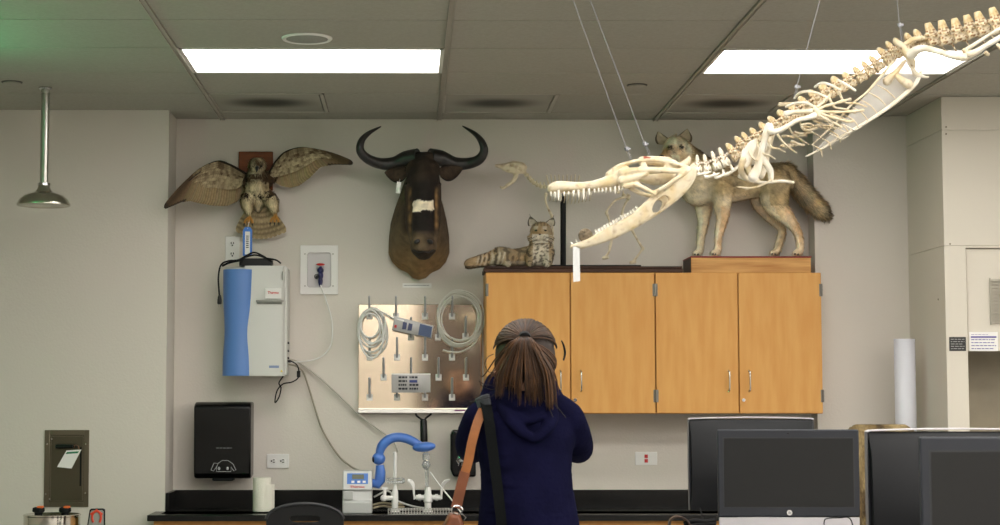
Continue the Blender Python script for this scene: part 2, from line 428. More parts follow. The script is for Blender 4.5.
singles('screw', DARKSTEEL, t, [lambda m, zz=zz, yy=yy: m.cyl(V((XH+.003, YH+yy, zz)), V((XH-.003, YH+yy, zz)), .005, n=8) for (zz, yy) in ((2.0, .12), (1.2, .06))])
a, b2 = P(949, 337, YH), P(966, 351, YH)
lb = MB().box((a.x, YH-.003, b2.z), (b2.x, YH-.0002, a.z)).build('rating_plate', mat('label_black', (30, 30, 30), .4), t, bevel=.001); lb['label'] = 'black plate with fine white print'
x_ = MB(); scribble(x_, (a.x+.008, b2.x-.008), YH-.0035, (b2.z+.012, a.z-.012), 5)
x_.build('plate_print', mat('print_grey', (150, 150, 148), .6), lb)
a, b2 = P(969, 332, YH+.02), P(998, 351, YH+.02)
lb = MB().box((a.x, YH+.017, b2.z), (b2.x, YH+.0198, a.z)).build('certification_sticker', WHITEM, t); lb['label'] = 'white sticker with purple band'
x_ = MB().box((a.x+.008, YH+.0155, a.z-.03), (b2.x-.008, YH+.0175, a.z-.022))
scribble(x_, (a.x+.01, b2.x-.01), YH+.016, (b2.z+.012, a.z-.04), 4); scribble(x_, (a.x+.01, b2.x-.05), YH+.016, (a.z-.016, a.z-.010), 1)
x_.build('sticker_print', mat('print_purple', (84, 74, 150), .6), lb)

# ------------------------------------------------------------ counter with base cabinets
ZC = P(408, 515, 9.45).z; YF = 9.45; ZS = P(408, 490, 10.05).z
XCL = P(147, 519, YF).x
t = thing('lab_counter', 'long black epoxy counter with backsplash along the wall', 'counter', (0, 9.75, 0))
MB().box((XCL, YF, ZC-.032), (XH-.003, YL-.003, ZC)).box((XL+.003, YF+.1, ZC-.032), (XR-.003, YB-.003, ZC)).build('worktop', EPOXY, t, bevel=.003)
MB().box((XL+.003, YB-.024, ZC-.002), (XR-.004, YB-.003, ZS)).box((XL+.003, YL+.003, ZC-.002), (XL+.022, YB-.01, ZS)).build('backsplash', EPOXY, t, bevel=.002)
xx = XCL+.03; w = .457; i = 0
cab = MB().box((XCL+.03, YF+.04, .1), (XH-.01, YL-.004, ZC-.034)); cab.build('base_cabinet', MAPLE, t)
while xx+w < XH:
    d = MB().box((xx+.003, YF+.02, .12), (xx+w-.003, YF+.038, ZC-.05)).build('door', MAPLE, t, bevel=.002)
    MB().tube(spline([(xx+w-.05, YF+.02, ZC-.25), (xx+w-.05, YF-.01, ZC-.24), (xx+w-.05, YF-.01, ZC-.16), (xx+w-.05, YF+.02, ZC-.15)], 5), .004).build('handle', STEEL, d)
    xx += w
# ------------------------------------------------------------ wall cabinets
YC = 9.73
zt, zb = P(655, 272.3, YC).z, P(655, 413.8, YC).z
def px2x(x, Y): return P(x, 340, Y).x
xe = [px2x(v, YC) for v in (486, 570.5, 655.5, 738.5, 822.5)]
for ci, lb in ((0, 'light maple wall cabinet behind the woman, under the bobcat'), (2, 'light maple wall cabinet under the coyote, right of the other')):
    xa, xb = xe[ci], xe[ci+2]
    t = thing('wall_cabinet', lb, 'wall cabinet', ((xa+xb)/2, YC+.17, zb), 'maple wall cabinets')
    yb_ = YB-.002 if ci == 0 else YR-.002
    MB().box((xa+.001, YC+.02, zb), (xb-.001, yb_, zt)).build('carcass', MAPLE, t, bevel=.001)
    for k in (0, 1):
        da, db = xe[ci+k]+.0035, xe[ci+k+1]-.0035
        d = MB().box((da, YC, zb+.004), (db, YC+.0195, zt-.003)).build('door', MAPLE, t, bevel=.0015)
        hxp = db-.052 if k == 0 else da+.052
        hz = P(700, 381, YC).z
        MB().tube(spline([(hxp, YC+.002, hz-.055), (hxp, YC-.022, hz-.052), (hxp, YC-.028, hz-.03), (hxp, YC-.028, hz+.03), (hxp, YC-.022, hz+.052), (hxp, YC+.002, hz+.055)], 5), .0042).sph((hxp, YC, hz+.055), (.006, .004, .006)).sph((hxp, YC, hz-.055), (.006, .004, .006)).build('handle', CHROME, d)
        for zz in (P(700, 290, YC).z, P(700, 396, YC).z):
            xh = xe[ci+k]+.0 if k == 0 else xe[ci+k+1]
            sx = 1 if k == 0 else -1
            hg = MB().cyl((xh+.002*sx, YC-.004, zz-.034), (xh+.002*sx, YC-.004, zz+.034), .0055, n=10)
            for j in (-1, 0, 1): hg.cyl((xh+.002*sx, YC-.004, zz+j*.022-.0015), (xh+.002*sx, YC-.004, zz+j*.022+.0015), .0066, n=10)
            hg.box((xh, YC-.001, zz-.034), (xh+.014*sx, YC+.012, zz+.034)); hg.build('hinge', mat('hinge_steel', (120, 118, 112), .4, .8), d)
        if k == 1:
            lp_ = P(700, 400, YC).z; MB().cyl((da+.02, YC+.002, lp_), (da+.02, YC-.006, lp_), .0095, n=18).cyl((da+.02, YC-.005, lp_), (da+.02, YC-.0075, lp_), .005).build('lock', CHROME, d)
# ------------------------------------------------------------ electrical outlets
def outlet(x, y, w, h, lb, horiz=False, red=False):
    Y = YB-.008; p = P(x, y, YB); s = YB/F
    t = thing('wall_outlet', lb, 'outlet', V((p.x, YB, p.z)))
    W_, H_ = w*s/2, h*s/2
    MB().box((p.x-W_, YB-.007, p.z-H_), (p.x+W_, YB-.0005, p.z+H_)).build('cover_plate', WHITE, t, bevel=.002)
    for k in (-1, 1):
        c_ = V((p.x+(k*W_*.42 if horiz else 0), YB-.0085, p.z+(0 if horiz else k*H_*.42)))
        if red:
            c_ = V((p.x, YB-.0085, p.z+k*H_*.34)); MB().box(c_-V((.0095, .001, .010)), c_+V((.0095, .002, .010))).build('receptacle', RED, t, bevel=.001); continue
        r = MB().lathe(c_+V((0, .002, 0)), [(.0165, 0), (.0165, .002), (.0155, .003)], 20, V((0, -1, 0))).build('receptacle', WHITE, t)
        sl = MB()
        for (dx, dz, a_, b_) in ((-.0065, .003, .0026, .006), (.0065, .003, .0026, .0055), (0, -.0095, .004, .004)):
            if horiz: dx, dz, a_, b_ = dz, dx, b_, a_
            sl.box((c_.x+dx-a_, c_.y-.0015, c_.z+dz-b_), (c_.x+dx+a_, c_.y+.001, c_.z+dz+b_))
        sl.build('slot', BLACKM, r)
    return t
outlet(232.5, 249, 14, 25, 'white two-socket outlet upright above the blue and grey wall unit')
outlet(278, 461, 22, 14, 'white two-socket outlet lying sideways above the black counter, right of the dispenser', True)
outlet(646, 458.5, 22, 13, 'white wall plate with two red sockets under the maple cabinets', True, True)
# ------------------------------------------------------------ safety shower
p = PZ(45.5, 87, CZ); Ys = p.y; s = Ys/F
t = thing('safety_shower', 'chrome safety shower on a straight pipe hanging from the ceiling at left', 'safety shower', p)
zt = CZ; zh = P(45, 186, Ys).z; zb = P(45, 206, Ys).z
MB().lathe(p, [(.012, .0), (.034, -.002), (.034, -.008), (.03, -.012), (.022, -.014), (.021, -.03), (.016, -.032)], 28).build('ceiling_flange', CHROME, t)
MB().cyl(V((p.x, Ys, zh-.01)), V((p.x, Ys, CZ-.005)), 4.1*s).build('pipe', STEEL, t)
dz = zh-zb; R = 26.5*s
MB().lathe(V((p.x, Ys, zb)), [(.001, .004), (R*.9, .004), (R*.97, 0), (R, .002), (R, .010), (R*.96, .018), (R*.9, dz*.33), (R*.72, dz*.52), (R*.5, dz*.62), (R*.33, dz*.7), (R*.25, dz*.85), (R*.22, dz*1.0), (R*.19, dz*1.08), (.001, dz*1.08)], 40).build('shower_head', mat('worn_chrome', (196, 192, 180), .25, 1, var=.15, vscale=12), t)
MB().lathe(V((p.x, Ys, zh)), [(R*.2, -.002), (R*.24, .002), (R*.24, .014), (R*.2, .016)], 8).build('coupling_nut', CHROME, t)

# ------------------------------------------------------------ access panel in left wall
a, b = P(45, 430, YL), P(88.5, 507, YL)
t = thing('access_panel', 'bronze steel access panel set in the left wall with a pull handle', 'access panel', V(((a.x+b.x)/2, YL, b.z)))
fr = MB(); w = .028
fr.box((a.x, YL-.006, b.z), (a.x+w, YL+.01, a.z)).box((b.x-w, YL-.006, b.z), (b.x, YL+.01, a.z)).box((a.x+w, YL-.006, a.z-w), (b.x-w, YL+.01, a.z)).box((a.x+w, YL-.006, b.z), (b.x-w, YL+.01, b.z+w*.9))
fr.build('frame', DARKSTEEL, t, bevel=.0015)
MB().box((a.x+w, YL-.0015, b.z+w*.9), (b.x-w, YL+.004, a.z-w)).build('door', mat('bronze_door', (98, 92, 76), .35, .85), t)
tr = MB(); i0, i1, j0, j1 = a.x+w+.004, b.x-w-.004, b.z+w+.002, a.z-w-.004
for q in ((i0, j0, i1, j0+.004), (i0, j1-.004, i1, j1), (i0, j0, i0+.004, j1), (i1-.004, j0, i1, j1)): tr.box((q[0], YL-.004, q[1]), (q[2], YL-.001, q[3]))
tr.build('bead', DARKSTEEL, t)
h = MB(); q0, q1 = P(56, 446.5, YL-.05), P(73, 446.5, YL-.05); h.tube([q0-V((.004, 0, 0)), q0, q0.lerp(q1, .3), q1], [.006, .011, .0125, .010], 14); h.tube([q1, V((q1.x+.012, YL-.03, q1.z)), V((q1.x+.012, YL, q1.z))], .006)
h.build('pull_handle', BLACK, t)
MB().box((P(80.8, 450, YL).x-.004, YL-.003, P(81, 486, YL).z), (P(80.8, 450, YL).x+.005, YL+.002, P(81, 447, YL).z)).build('slot', BLACKM, t)
singles('screw', CHROME, t, [lambda m, q=P(x, y, YL): m.cyl(q, q+V((0, -.008, 0)), .004, n=10) for (x, y) in ((47.5, 444), (86, 444), (46, 494), (85.5, 493), (52, 439), (50, 499))])
y_ = YL-.06
poly = [P(66.5, 450.5, y_), P(81.5, 449.5, y_), P(71.5, 468.5, y_), P(57, 467, y_)]
t2 = thing('handle_tag', 'white tag with a green line hanging from the access panel handle', 'tag', poly[0])
MB().prism(poly, (0, .0012, 0)).build('card', WHITEM, t2)
gb = MB(); d1 = (poly[1]-poly[0]); d2 = (poly[3]-poly[0])
gb.prism([poly[0]+d1*.1+d2*.1-V((0, .0006, 0)), poly[0]+d1*.9+d2*.1-V((0, .0006, 0)), poly[0]+d1*.88+d2*.22-V((0, .0006, 0)), poly[0]+d1*.08+d2*.22-V((0, .0006, 0))], (0, .0005, 0)); gb.build('green_print', mat('green_print', (40, 120, 84), .6), t2)
MB().tube(spline([poly[1]+V((-.012, .001, -.006)), P(78, 446, y_), P(75, 445, y_+.01), P(74, 448, y_+.01)], 6), .0011, 6).build('tie', mat('tie_orange', (180, 120, 90), .5), t2)

# ------------------------------------------------------------ steel pot, sign and side table at bottom left
Yp = 9.3; sp = Yp/F
xl, xr = P(24, 515, Yp).x, P(80, 515, Yp).x; zt = P(50, 514.5, Yp).z; cx = (xl+xr)/2; R = (xr-xl)/2; ztab = zt-.20
t = thing('side_table', 'small black table under the steel vessel, mostly below the frame', 'table', (cx+.05, Yp, 0))
MB().box((cx-.32, Yp-.25, ztab-.03), (cx+.42, Yp+.25, ztab)).build('tabletop', BLACKM, t, bevel=.004)
for a in (-.28, .38):
    for b in (-.21, .21): MB().cyl((cx+a, Yp+b, 0), (cx+a, Yp+b, ztab-.03), .016).build('leg', STEEL, t)
t = thing('steel_vessel', 'round polished steel vessel with two knobs at the bottom left', 'vessel', (cx, Yp, ztab))
MB().lathe((cx, Yp, ztab), [(.001, 0), (R*.97, 0), (R, .008), (R, .192), (R*1.02, .195), (R*1.02, .2), (R*.97, .203), (R*.9, .2), (.001, .2)], 48).build('body', mat('polished_steel', (205, 200, 190), .12, 1), t)
for (x, lb) in ((38.5, 1), (65, 2)):
    q = P(x, 512, Yp); k = MB().lathe((q.x, Yp, zt-.0), [(.02, 0), (.02, .01), (.03, .014), (.032, .02), (.03, .034), (.02, .038), (.001, .038)], 20).build('knob', BLACKM, t)
    MB().box((q.x-.004, Yp-.028, zt+.0335), (q.x+.026, Yp+.012, zt+.044)).build('pointer', mat('orange_plastic', (224, 104, 40), .5), k, bevel=.003)
Yq = 9.1
o = [P(86, 532, Yq), P(89.5, 510, Yq), P(91, 508.6, Yq), P(103, 508.4, Yq), P(105, 509.5, Yq), P(105, 532, Yq)]
zq = ztab+.001
o = [V((q.x, Yq, max(q.z, zq))) for q in o]
t = thing('warning_sign', 'small black-edged grey sign with a red emblem at the bottom left', 'sign', V(((o[0].x+o[-1].x)/2, Yq, zq)))
MB().prism(o, (0, .012, 0)).build('holder', BLACK, t, bevel=.002)
c = sum(o, V())/6; i_ = [V((c.x+(q.x-c.x)*.84, Yq-.002, min(q.z-.008, 9) if q.z > c.z else q.z+.01)) for q in o]
MB().prism(i_, (0, .0022, 0)).build('face', mat('sign_grey', (150, 148, 145), .5), t)
e = MB(); ec = P(96.5, 518, Yq-.004)
e.tube(spline([ec+V((k*.001, 0, l*.001)) for k, l in ((-16, -22), (-22, 0), (-18, 22), (0, 34), (18, 22), (22, 0), (16, -22))], 5), .006, 8); e.tube([ec+V((-.03, 0, .018)), ec+V((0, 0, .04)), ec+V((.03, 0, .018))], .005, 8)
e.build('emblem', mat('emblem_red', (206, 62, 34), .5), t)

# ------------------------------------------------------------ water purifier
Yf = 9.84; t = thing('water_purifier', 'wall-hung water purifier with a blue column and light grey housing', 'water purifier', V((P(255, 377, Yf).x, YB, P(255, 377, Yf).z)))
GREYP = mat('pale_grey_plastic', (196, 196, 190), .45); BLUEP = mat('blue_plastic', (84, 124, 186), .42)
zt, zb = P(250, 265.5, Yf).z, P(250, 376, Yf).z
xa, xm, xb, xr_ = P(222, 300, Yf).x, P(253.5, 300, Yf).x, P(283.5, 300, Yf).x, P(287, 300, Yf).x
hs = MB().box((xa+.01, Yf+.04, zb+.003), (xr_, YB-.002, zt-.002)); hs.build('housing', GREYP, t, bevel=.012, seg=3)
# front shell with waisted side
rows_ = 24; sh = MB(); vs = []; fs = []
for i in range(rows_+1):
    f = i/rows_; z = zb+(zt-zb)*f; dip = .010*math.exp(-((f-.45)/.3)**2)
    dep = .0+.02*(1-math.exp(-((f-.1)/.9)**2))
    vs += [V((xm-.05, Yf+.05, z)), V((xm-.05, Yf+dep, z)), V((xb-.012, Yf+dep, z)), V((xb+.004-dip*.3, Yf+.012+dep, z)), V((xb+.006, Yf+.05, z))]
for i in range(rows_):
    for k in range(4): fs.append((i*5+k, i*5+k+1, i*5+6+k, i*5+5+k))
fs.append((0, 1, 2, 3, 4)); e = rows_*5; fs.append((e+4, e+3, e+2, e+1, e)); fs += [(i*5+4, i*5, i*5+5, i*5+9) for i in range(rows_)]
MB().add(vs, fs).build('front_shell', GREYP, t, ang=50)
col = MB(); vs = []; fs = []; n = 18; rows_ = 30
for i in range(rows_+1):
    f = i/rows_; z = zb+.001+(zt-zb-.022)*f
    wa = 1-.11*math.exp(-((f-.42)/.2)**2); hw = (xm-xa)/2*wa; cx_ = (xa+xm)/2+ (0 if f<2 else 0)
    for k in range(n+1):
        a = math.pi*k/n; vs.append(V((cx_-hw*math.cos(a), Yf+.06-.085*wa*math.sin(a)**.8, z)))
m_ = n+1
for i in range(rows_):
    for k in range(n): fs.append((i*m_+k, i*m_+k+1, (i+1)*m_+k+1, (i+1)*m_+k))
    fs.append((i*m_+n, i*m_, (i+1)*m_, (i+1)*m_+n))
fs.append(tuple(range(m_-1, -1, -1))); fs.append(tuple(rows_*m_+k for k in range(m_)))
cb = MB().add(vs, fs).build('blue_column', BLUEP, t, ang=45); cb['label'] = 'waisted blue column'
lg = MB(); q0, q1 = P(255.5, 300, Yf), P(283.5, 300, Yf)
lg.prism([V((q0.x, Yf+.022, q0.z)), V((q0.x+.006, Yf-.022, q0.z)), V((q1.x-.006, Yf-.022, q1.z)), V((q1.x, Yf+.022, q1.z))], (0, 0, -.010))
lg.prism([V((q0.x+.008, Yf-.016, q0.z-.010)), V((q1.x-.008, Yf-.016, q0.z-.010)), V((q1.x-.01, Yf+.02, q0.z-.03)), V((q0.x+.01, Yf+.02, q0.z-.03))], (0, .012, 0))
lg.build('ledge', mat('ledge_grey', (150, 150, 142), .5), t, bevel=.002)
a, b = P(265, 288, Yf-.02), P(281, 298.5, Yf-.02)
bd = MB().box((a.x, Yf-.004, b.z), (b.x, Yf+.03, a.z)).build('badge', WHITE, t, bevel=.001)
MB().text('Thermo', V(((a.x+b.x)/2, Yf-.005, (a.z+b.z)/2+.004)), .02, .0006, width=(b.x-a.x)*.7).build('lettering', mat('letter_red', (196, 60, 62), .5), bd)
MB().box((P(269, 367, Yf).x, Yf+.0, P(269, 368, Yf).z), (P(279, 367, Yf).x, Yf+.02, P(269, 365.5, Yf).z)).build('model_print', mat('print_blue', (120, 136, 170), .5), t)
q = P(281.5, 371, Yf); MB().prism([q+V((-.007, -.001, -.005)), q+V((.007, -.001, -.005)), q+V((0, -.001, .007))], (0, .02, 0)).build('warning_triangle', mat('yellow_mark', (214, 190, 60), .5), t)
MB().lathe(P(283, 276, Yf+.02), [(.026, 0), (.024, -.004), (.001, -.004)], 20, V((1, 0, 0))).build('thumb_recess', mat('ledge_grey', (150, 150, 142)), t)
singles('port', BLACK, t, [lambda m, q=P(287, yy, Yf+.07): m.cyl(q-V((.01, 0, 0)), q+V((.012, 0, 0)), .006, n=10) for yy in (343, 351, 358)])
# power adapter and cable on top of it
t = thing('power_adapter', 'black power adapter with looped cable lying on top of the blue and grey wall unit', 'power adapter', V((P(255, 265, 9.9).x, 9.93, zt)))
a, b = P(239.5, 257, 9.88), P(272, 264.6, 9.88)
MB().box((a.x, 9.86, zt), (b.x, 9.97, zt+.042)).build('brick', BLACK, t, bevel=.004)
cb = curvepx([(270, 262), (281, 261), (284, 265.5), (282, 267)], 9.85)
c1 = MB().tube(curvepx([(272, 262, 9.86), (263, 256, 9.85), (254, 252.5, 9.84), (246, 256, 9.84), (238, 260, 9.82), (228, 261, 9.80), (221, 265, 9.80), (218.5, 276, 9.80), (218.8, 288, 9.80), (220, 300, 9.80)], 9.85), .0048, 8)
c1.tube(curvepx([(222, 266, 9.82), (230, 262.5, 9.82), (243, 260, 9.84)], 9.85), .006, 8)
c1.tube(curvepx([(243, 258, 9.85), (255, 255, 9.84), (266, 258, 9.84), (276, 260, 9.85), (281, 263.5, 9.86)], 9.85), .0045, 8)
c1.build('power_cable', BLACKM, t)
q = P(219.6, 297, 9.80); pl = MB().lathe(q, [(.006, .012), (.010, 0), (.0125, -.016), (.013, -.034), (.009, -.040), (.001, -.040)], 14); pl.build('plug', BLACK, t)
MB().box(q+V((-.006, -.001, -.056)), q+V((-.004, .001, -.038))).box(q+V((.004, -.001, -.056)), q+V((.006, .001, -.038))).build('prong', CHROME, t)
# cables and tubes along the wall
def cable(name, lb, cat, pts, Y, r, m, n=8):
    cp = curvepx(pts, Y, n); o = MB().tube(cp, r, 8).build(name, m, loc=cp[0]); return tag(o, lb, cat)
cable('tube', 'thin white tube looping from the blue recessed valve down to the grey wall unit', 'tube', [(320.5, 285, 10.0), (326, 300, 10.02), (332, 322, 10.05), (331, 344, 10.05), (322, 356, 10.05), (308, 361, 10.04), (289, 362, 9.92)], 10.05, .004, TUBEW)
cable('tube', 'grey-brown tube hanging from the grey wall unit to the benchtop display unit', 'tube', [(289, 364.5, 9.92), (296, 366, 9.98), (303, 372, 10.04), (309, 388, 10.05), (315, 408, 10.05), (323, 431, 10.05), (338, 455, 10.04), (350, 466, 10.0), (359, 470.5, 9.8)], 10.05, .0055, CORDG)
cable('tube', 'pale clear tube sagging from the grey wall unit behind the steel peg board', 'tube', [(289, 359, 9.92), (300, 363), (320, 378), (344, 400), (363, 418), (384, 433), (394, 442), (398, 452)], 10.045, .0058, mat('clear_hose', (186, 180, 168), .35))
cp = curvepx([(286, 360.5, 9.92), (293, 362, 9.93), (298, 367, 9.95), (298.5, 377, 10.0), (292, 382, 10.02), (283, 384), (277, 391), (275, 402.5), (279, 397), (281, 388), (279, 383), (283, 376.5, 9.97)], 10.03)
t = thing('power_cable', 'thin black cable with a ferrite lump dangling under the grey wall unit', 'cable', cp[0])
MB().tube(cp, .0038, 8).build('cord', BLACKM, t)
q = P(298.6, 374, 9.985); MB().cyl(q+V((0, 0, -.018)), q+V((0, 0, .018)), .0105, n=14).build('ferrite', BLACK, t, bevel=.002)
q = P(288, 361, 9.92); MB().cyl(q-V((.012, 0, 0)), q+V((.016, 0, -.002)), .0075, n=12).build('plug', BLACK, t)

# ------------------------------------------------------------ recessed valve box
a, b = P(300.5, 245.5, YB), P(338, 294.5, YB)
t = thing('valve_box', 'white recessed wall box holding a blue valve with a red lever', 'valve box', V(((a.x+b.x)/2, YB, b.z)))
ia, ib = P(307.5, 252.8, YB), P(331, 287.5, YB)
def rrect(x0, x1, z0, z1, r, y, n=5):
    out = []
    for (cx, cz, a0) in ((x1-r, z1-r, 0), (x0+r, z1-r, 90), (x0+r, z0+r, 180), (x1-r, z0+r, 270)):
        for k in range(n+1): a_ = math.radians(a0+90*k/n); out.append(V((cx+r*math.cos(a_), y, cz+r*math.sin(a_))))
    return out
def ring_plate(o1, o2, d):
    n = len(o1); e = V((0, d, 0)); vs = o1+o2+[p+e for p in o1]+[p+e for p in o2]; fs = []
    for i in range(n):
        j = (i+1) % n; fs += [(i, j, n+j, n+i), (2*n+j, 2*n+i, 3*n+i, 3*n+j), (i, 2*n+i, 2*n+j, j), (n+i, n+j, 3*n+j, 3*n+i)]
    return MB().add(vs, fs)
o1 = rrect(a.x, b.x, b.z, a.z, .003, YB-.014); o2 = rrect(ia.x, ib.x, ib.z, ia.z, .014, YB-.014)
ring_plate(o1, o2, .0135).build('frame', WHITE, t, bevel=.0015)
bk = ring_plate(rrect(ia.x-.004, ib.x+.004, ib.z-.004, ia.z+.004, .016, YB-.055), rrect(ia.x, ib.x, ib.z, ia.z, .014, YB-.055), .05)
ring_plate(o2, [p for p in rrect(ia.x+.002, ib.x-.002, ib.z+.002, ia.z-.002, .013, YB-.014)], .0135).build('recess_wall', mat('recess_grey', (176, 172, 170), .6), t)
MB().prism(rrect(ia.x, ib.x, ib.z, ia.z, .014, YB-.0025), (0, .002, 0)).build('recess_back', mat('recess_white', (206, 202, 202), .6), t)
singles('screw', DARKSTEEL, t, [lambda m, q=P(x, y, YB-.014): m.cyl(q, q-V((0, .002, 0)), .0035, n=8) for (x, y) in ((305, 254), (333, 254), (305, 286), (333, 286))])
VB = mat('valve_blue', (34, 32, 84), .35); q = P(320.5, 268, YB-.03)
vv = MB().lathe(V((q.x, YB-.03, P(320, 287, YB).z)), [(.006, 0), (.012, .02), (.014, .035), (.011, .045), (.016, .055), (.016, .07), (.012, .078), (.018, .085), (.018, .1), (.010, .106), (.006, .114)], 18).cyl(V((q.x, YB-.03, q.z-.01)), V((q.x, YB, q.z-.01)), .01)
vv.build('valve_body', VB, t)
q = P(320.5, 264.5, YB-.035); MB().sph(q, (.024, .010, .0075)).build('lever', RED, t)
q = P(316.5, 276.5, YB-.05); MB().tube([q+V((.011*math.cos(a_), 0, .011*math.sin(a_))) for a_ in [i*.5236 for i in range(13)]], .0028, 6).cyl(q, q+V((0, .025, 0)), .007).build('outlet_ring', BLACK, t)

# ------------------------------------------------------------ steel peg board with things hanging on it
a, b = P(358.5, 304.5, YB), P(483, 413, YB); Yd = YB-.02
t = thing('drying_rack', 'stainless steel wall drying board with rows of pegs and a drip trough', 'drying rack', V(((a.x+b.x)/2, YB, b.z)))
bd_ = MB().box((a.x, Yd, b.z+.02), (b.x-.008, YB-.001, a.z)); bd_.build('board', mat('board_steel', (244, 230, 212), .07, 1), t, bevel=.003)
tr = MB().prism([V((a.x, Yd, b.z+.028)), V((a.x, Yd-.035, b.z+.022)), V((a.x, Yd-.037, b.z)), V((a.x, YB-.001, b.z))], (b.x-.008-a.x, 0, 0)).build('trough', STEEL, t, bevel=.002)
pegs = [(369.6, 316), (396, 316), (425, 316), (452, 316), (383.6, 336.5), (411, 337), (438, 337), (465.5, 336), (369.6, 357), (397, 357), (425, 357), (452, 357), (383.6, 377), (411, 377), (438.5, 377), (466, 377), (369.6, 397), (397, 397), (425, 397), (452, 397)]
pg0 = None
for (x, y) in pegs:
    q = P(x, y, Yd)
    if pg0 is None:
        mb = MB().box((q.x-.017, Yd-.007, q.z-.02), (q.x+.017, Yd, q.z+.016)); pg0 = mb.build('peg_base', WHITE, t, bevel=.0015); bb = pg0; q00 = q
        pb = MB().tube([V((q.x, Yd-.004, q.z+.0)), V((q.x, Yd-.055, q.z+.055)), V((q.x, Yd-.10, q.z+.103))], [.0072, .0065, .0055], 12).sph((q.x, Yd-.10, q.z+.103), .006)
        ph = pb.build('peg', mat('peg_grey', (172, 172, 174), .4), pg0)
    else:
        o = copyo(pg0, t); o.location = q-q00; c2 = copyo(ph, o)
pg0['label'] = 'small white square peg base'
# sticker at lower right of the board
q = P(460, 410.5, Yd-.037); MB().box((q.x-.03, Yd-.0385, q.z-.004), (q.x+.03, Yd-.036, q.z+.004)).build('brand_strip', mat('purple_print', (128, 70, 120), .5), t)
def coil(loops, lb, name='tubing_coil', r=.0052):
    mb = MB()
    for (cx, cy, rx, ry, y_, ph, tw) in loops:
        pts = [P(cx+rx*math.cos(a_)+tw*math.sin(a_), cy+ry*math.sin(a_)*(1 if math.sin(a_) < 0 else 1.0), y_+.004*math.sin(3*a_+ph)) for a_ in [i*2*math.pi/40 for i in range(40)]]
        mb.tube(pts, r, 8, closed=True)
    return mb
rnd = random.Random(2)
L1 = [(371, 328, 13, 19, 9.99, 0, 0), (370.5, 327, 10, 17, 9.975, 1, .5), (372, 330, 14, 22, 9.98, 2, -1), (373, 333, 14.5, 22, 10.0, 3, 1), (371, 334, 12, 24, 9.965, 4, 1), (370, 325.5, 9.5, 12, 9.96, 4, 0), (373, 326, 12, 17, 9.97, 2, 0)]
mb = coil(L1, ''); mb.tube(curvepx([(372, 309, 9.97), (382, 312, 9.965), (393, 318, 9.96), (404, 321, 9.95)], 9.97), .0045, 8)
tag(mb.build('tubing_coil', TUBEW, loc=P(371, 328, 9.98)), 'oval coil of white tubing hanging at the left side of the steel board', 'tubing coil', 'tubing coils on the steel board')
L2 = [(460, 320, 21, 26, 9.98, 0, 0), (461, 318, 23.5, 27, 9.97, 1, 0), (459, 320, 20, 24, 9.96, 2, 1), (460, 322, 22, 25, 9.99, 3, -1), (459.5, 316, 22, 24, 9.95, 4, 1), (461, 319, 19.5, 22, 9.975, 5, 0), (458.5, 318, 19, 28, 9.985, 2, 0)]
mb = coil(L2, '', r=.0044); mb.tube(curvepx([(443, 350, 9.96), (452, 352, 9.96), (463, 351, 9.96), (474, 344, 9.97), (480, 333, 9.98)], 9.97), .004, 8)
tag(mb.build('tubing_coil', mat('clear_tubing', (220, 218, 208), .3, trans=.12), loc=P(460, 320, 9.98)), 'larger round coil of clear tubing hanging at the right side of the steel board', 'tubing coil', 'tubing coils on the steel board')
# packets
def packet(poly, Y, lb, nm='packet'):
    pp = [P(x, y, Y) for x, y in poly]; t = thing(nm, lb, 'packet', sum(pp, V())/4)
    m_ = MB(); n = 8; vs = []; fs = []
    for sgn in (-1, 1):
        for i in range(n+1):
            for j in range(n+1):
                u, v = i/n, j/n; p = pp[0].lerp(pp[1], u).lerp(pp[3].lerp(pp[2], u), v)
                vs.append(p+V((0, sgn*(.0005+.012*(u*(1-u)*v*(1-v)*16)**.7/2*(1 if sgn < 0 else .6)), 0)))
    k = (n+1)**2
    for i in range(n):
        for j in range(n):
            q = i*(n+1)+j; fs += [(q, q+1, q+n+2, q+n+1), (k+q, k+q+n+1, k+q+n+2, k+q+1)]
    for i in range(n): fs += [(i, k+i, k+i+1, i+1), (i*(n+1), (i+1)*(n+1), k+(i+1)*(n+1), k+i*(n+1)), (i*(n+1)+n, k+i*(n+1)+n, k+(i+1)*(n+1)+n, (i+1)*(n+1)+n), (n*(n+1)+i, n*(n+1)+i+1, k+n*(n+1)+i+1, k+n*(n+1)+i)]
    m_.add(vs, fs); bag = m_.build('bag', mat('foil_grey', (168, 166, 164), .3, .25), t, ang=60)
    return t, pp
def patch(pp, u0, u1, v0, v1, nm, m, par, dy=.009):
    def at(u, v): return pp[0].lerp(pp[1], u).lerp(pp[3].lerp(pp[2], u), v)-V((0, dy, 0))
    return MB().prism([at(u0, v0), at(u1, v0), at(u1, v1), at(u0, v1)], (0, .0008, 0)).build(nm, m, par)
t, pp = packet([(394.5, 316), (433.5, 326), (431.5, 338.5), (392, 330)], 9.955, 'grey foil packet with a dark blue end hanging tilted on the steel board')
patch(pp, .66, .97, .1, .95, 'blue_label', mat('label_blue', (66, 82, 116), .5), t)
pr = MB()
for u in (.24, .38): 
    def at(u, v): return pp[0].lerp(pp[1], u).lerp(pp[3].lerp(pp[2], u), v)-V((0, .0092, 0))
    pr.prism([at(u, .25), at(u+.1, .25), at(u+.1, .75), at(u, .8)], (0, .0006, 0))
pr.build('dark_print', mat('print_navy', (60, 66, 100), .5), t)
patch(pp, .04, .1, .6, .8, 'red_mark', RED, t)
t, pp = packet([(391.5, 373.5), (430.5, 373.5), (430.5, 392.5), (391.5, 392.5)], 9.955, 'grey foil packet printed with dark text rows hanging level low on the steel board')
pr = MB(); 
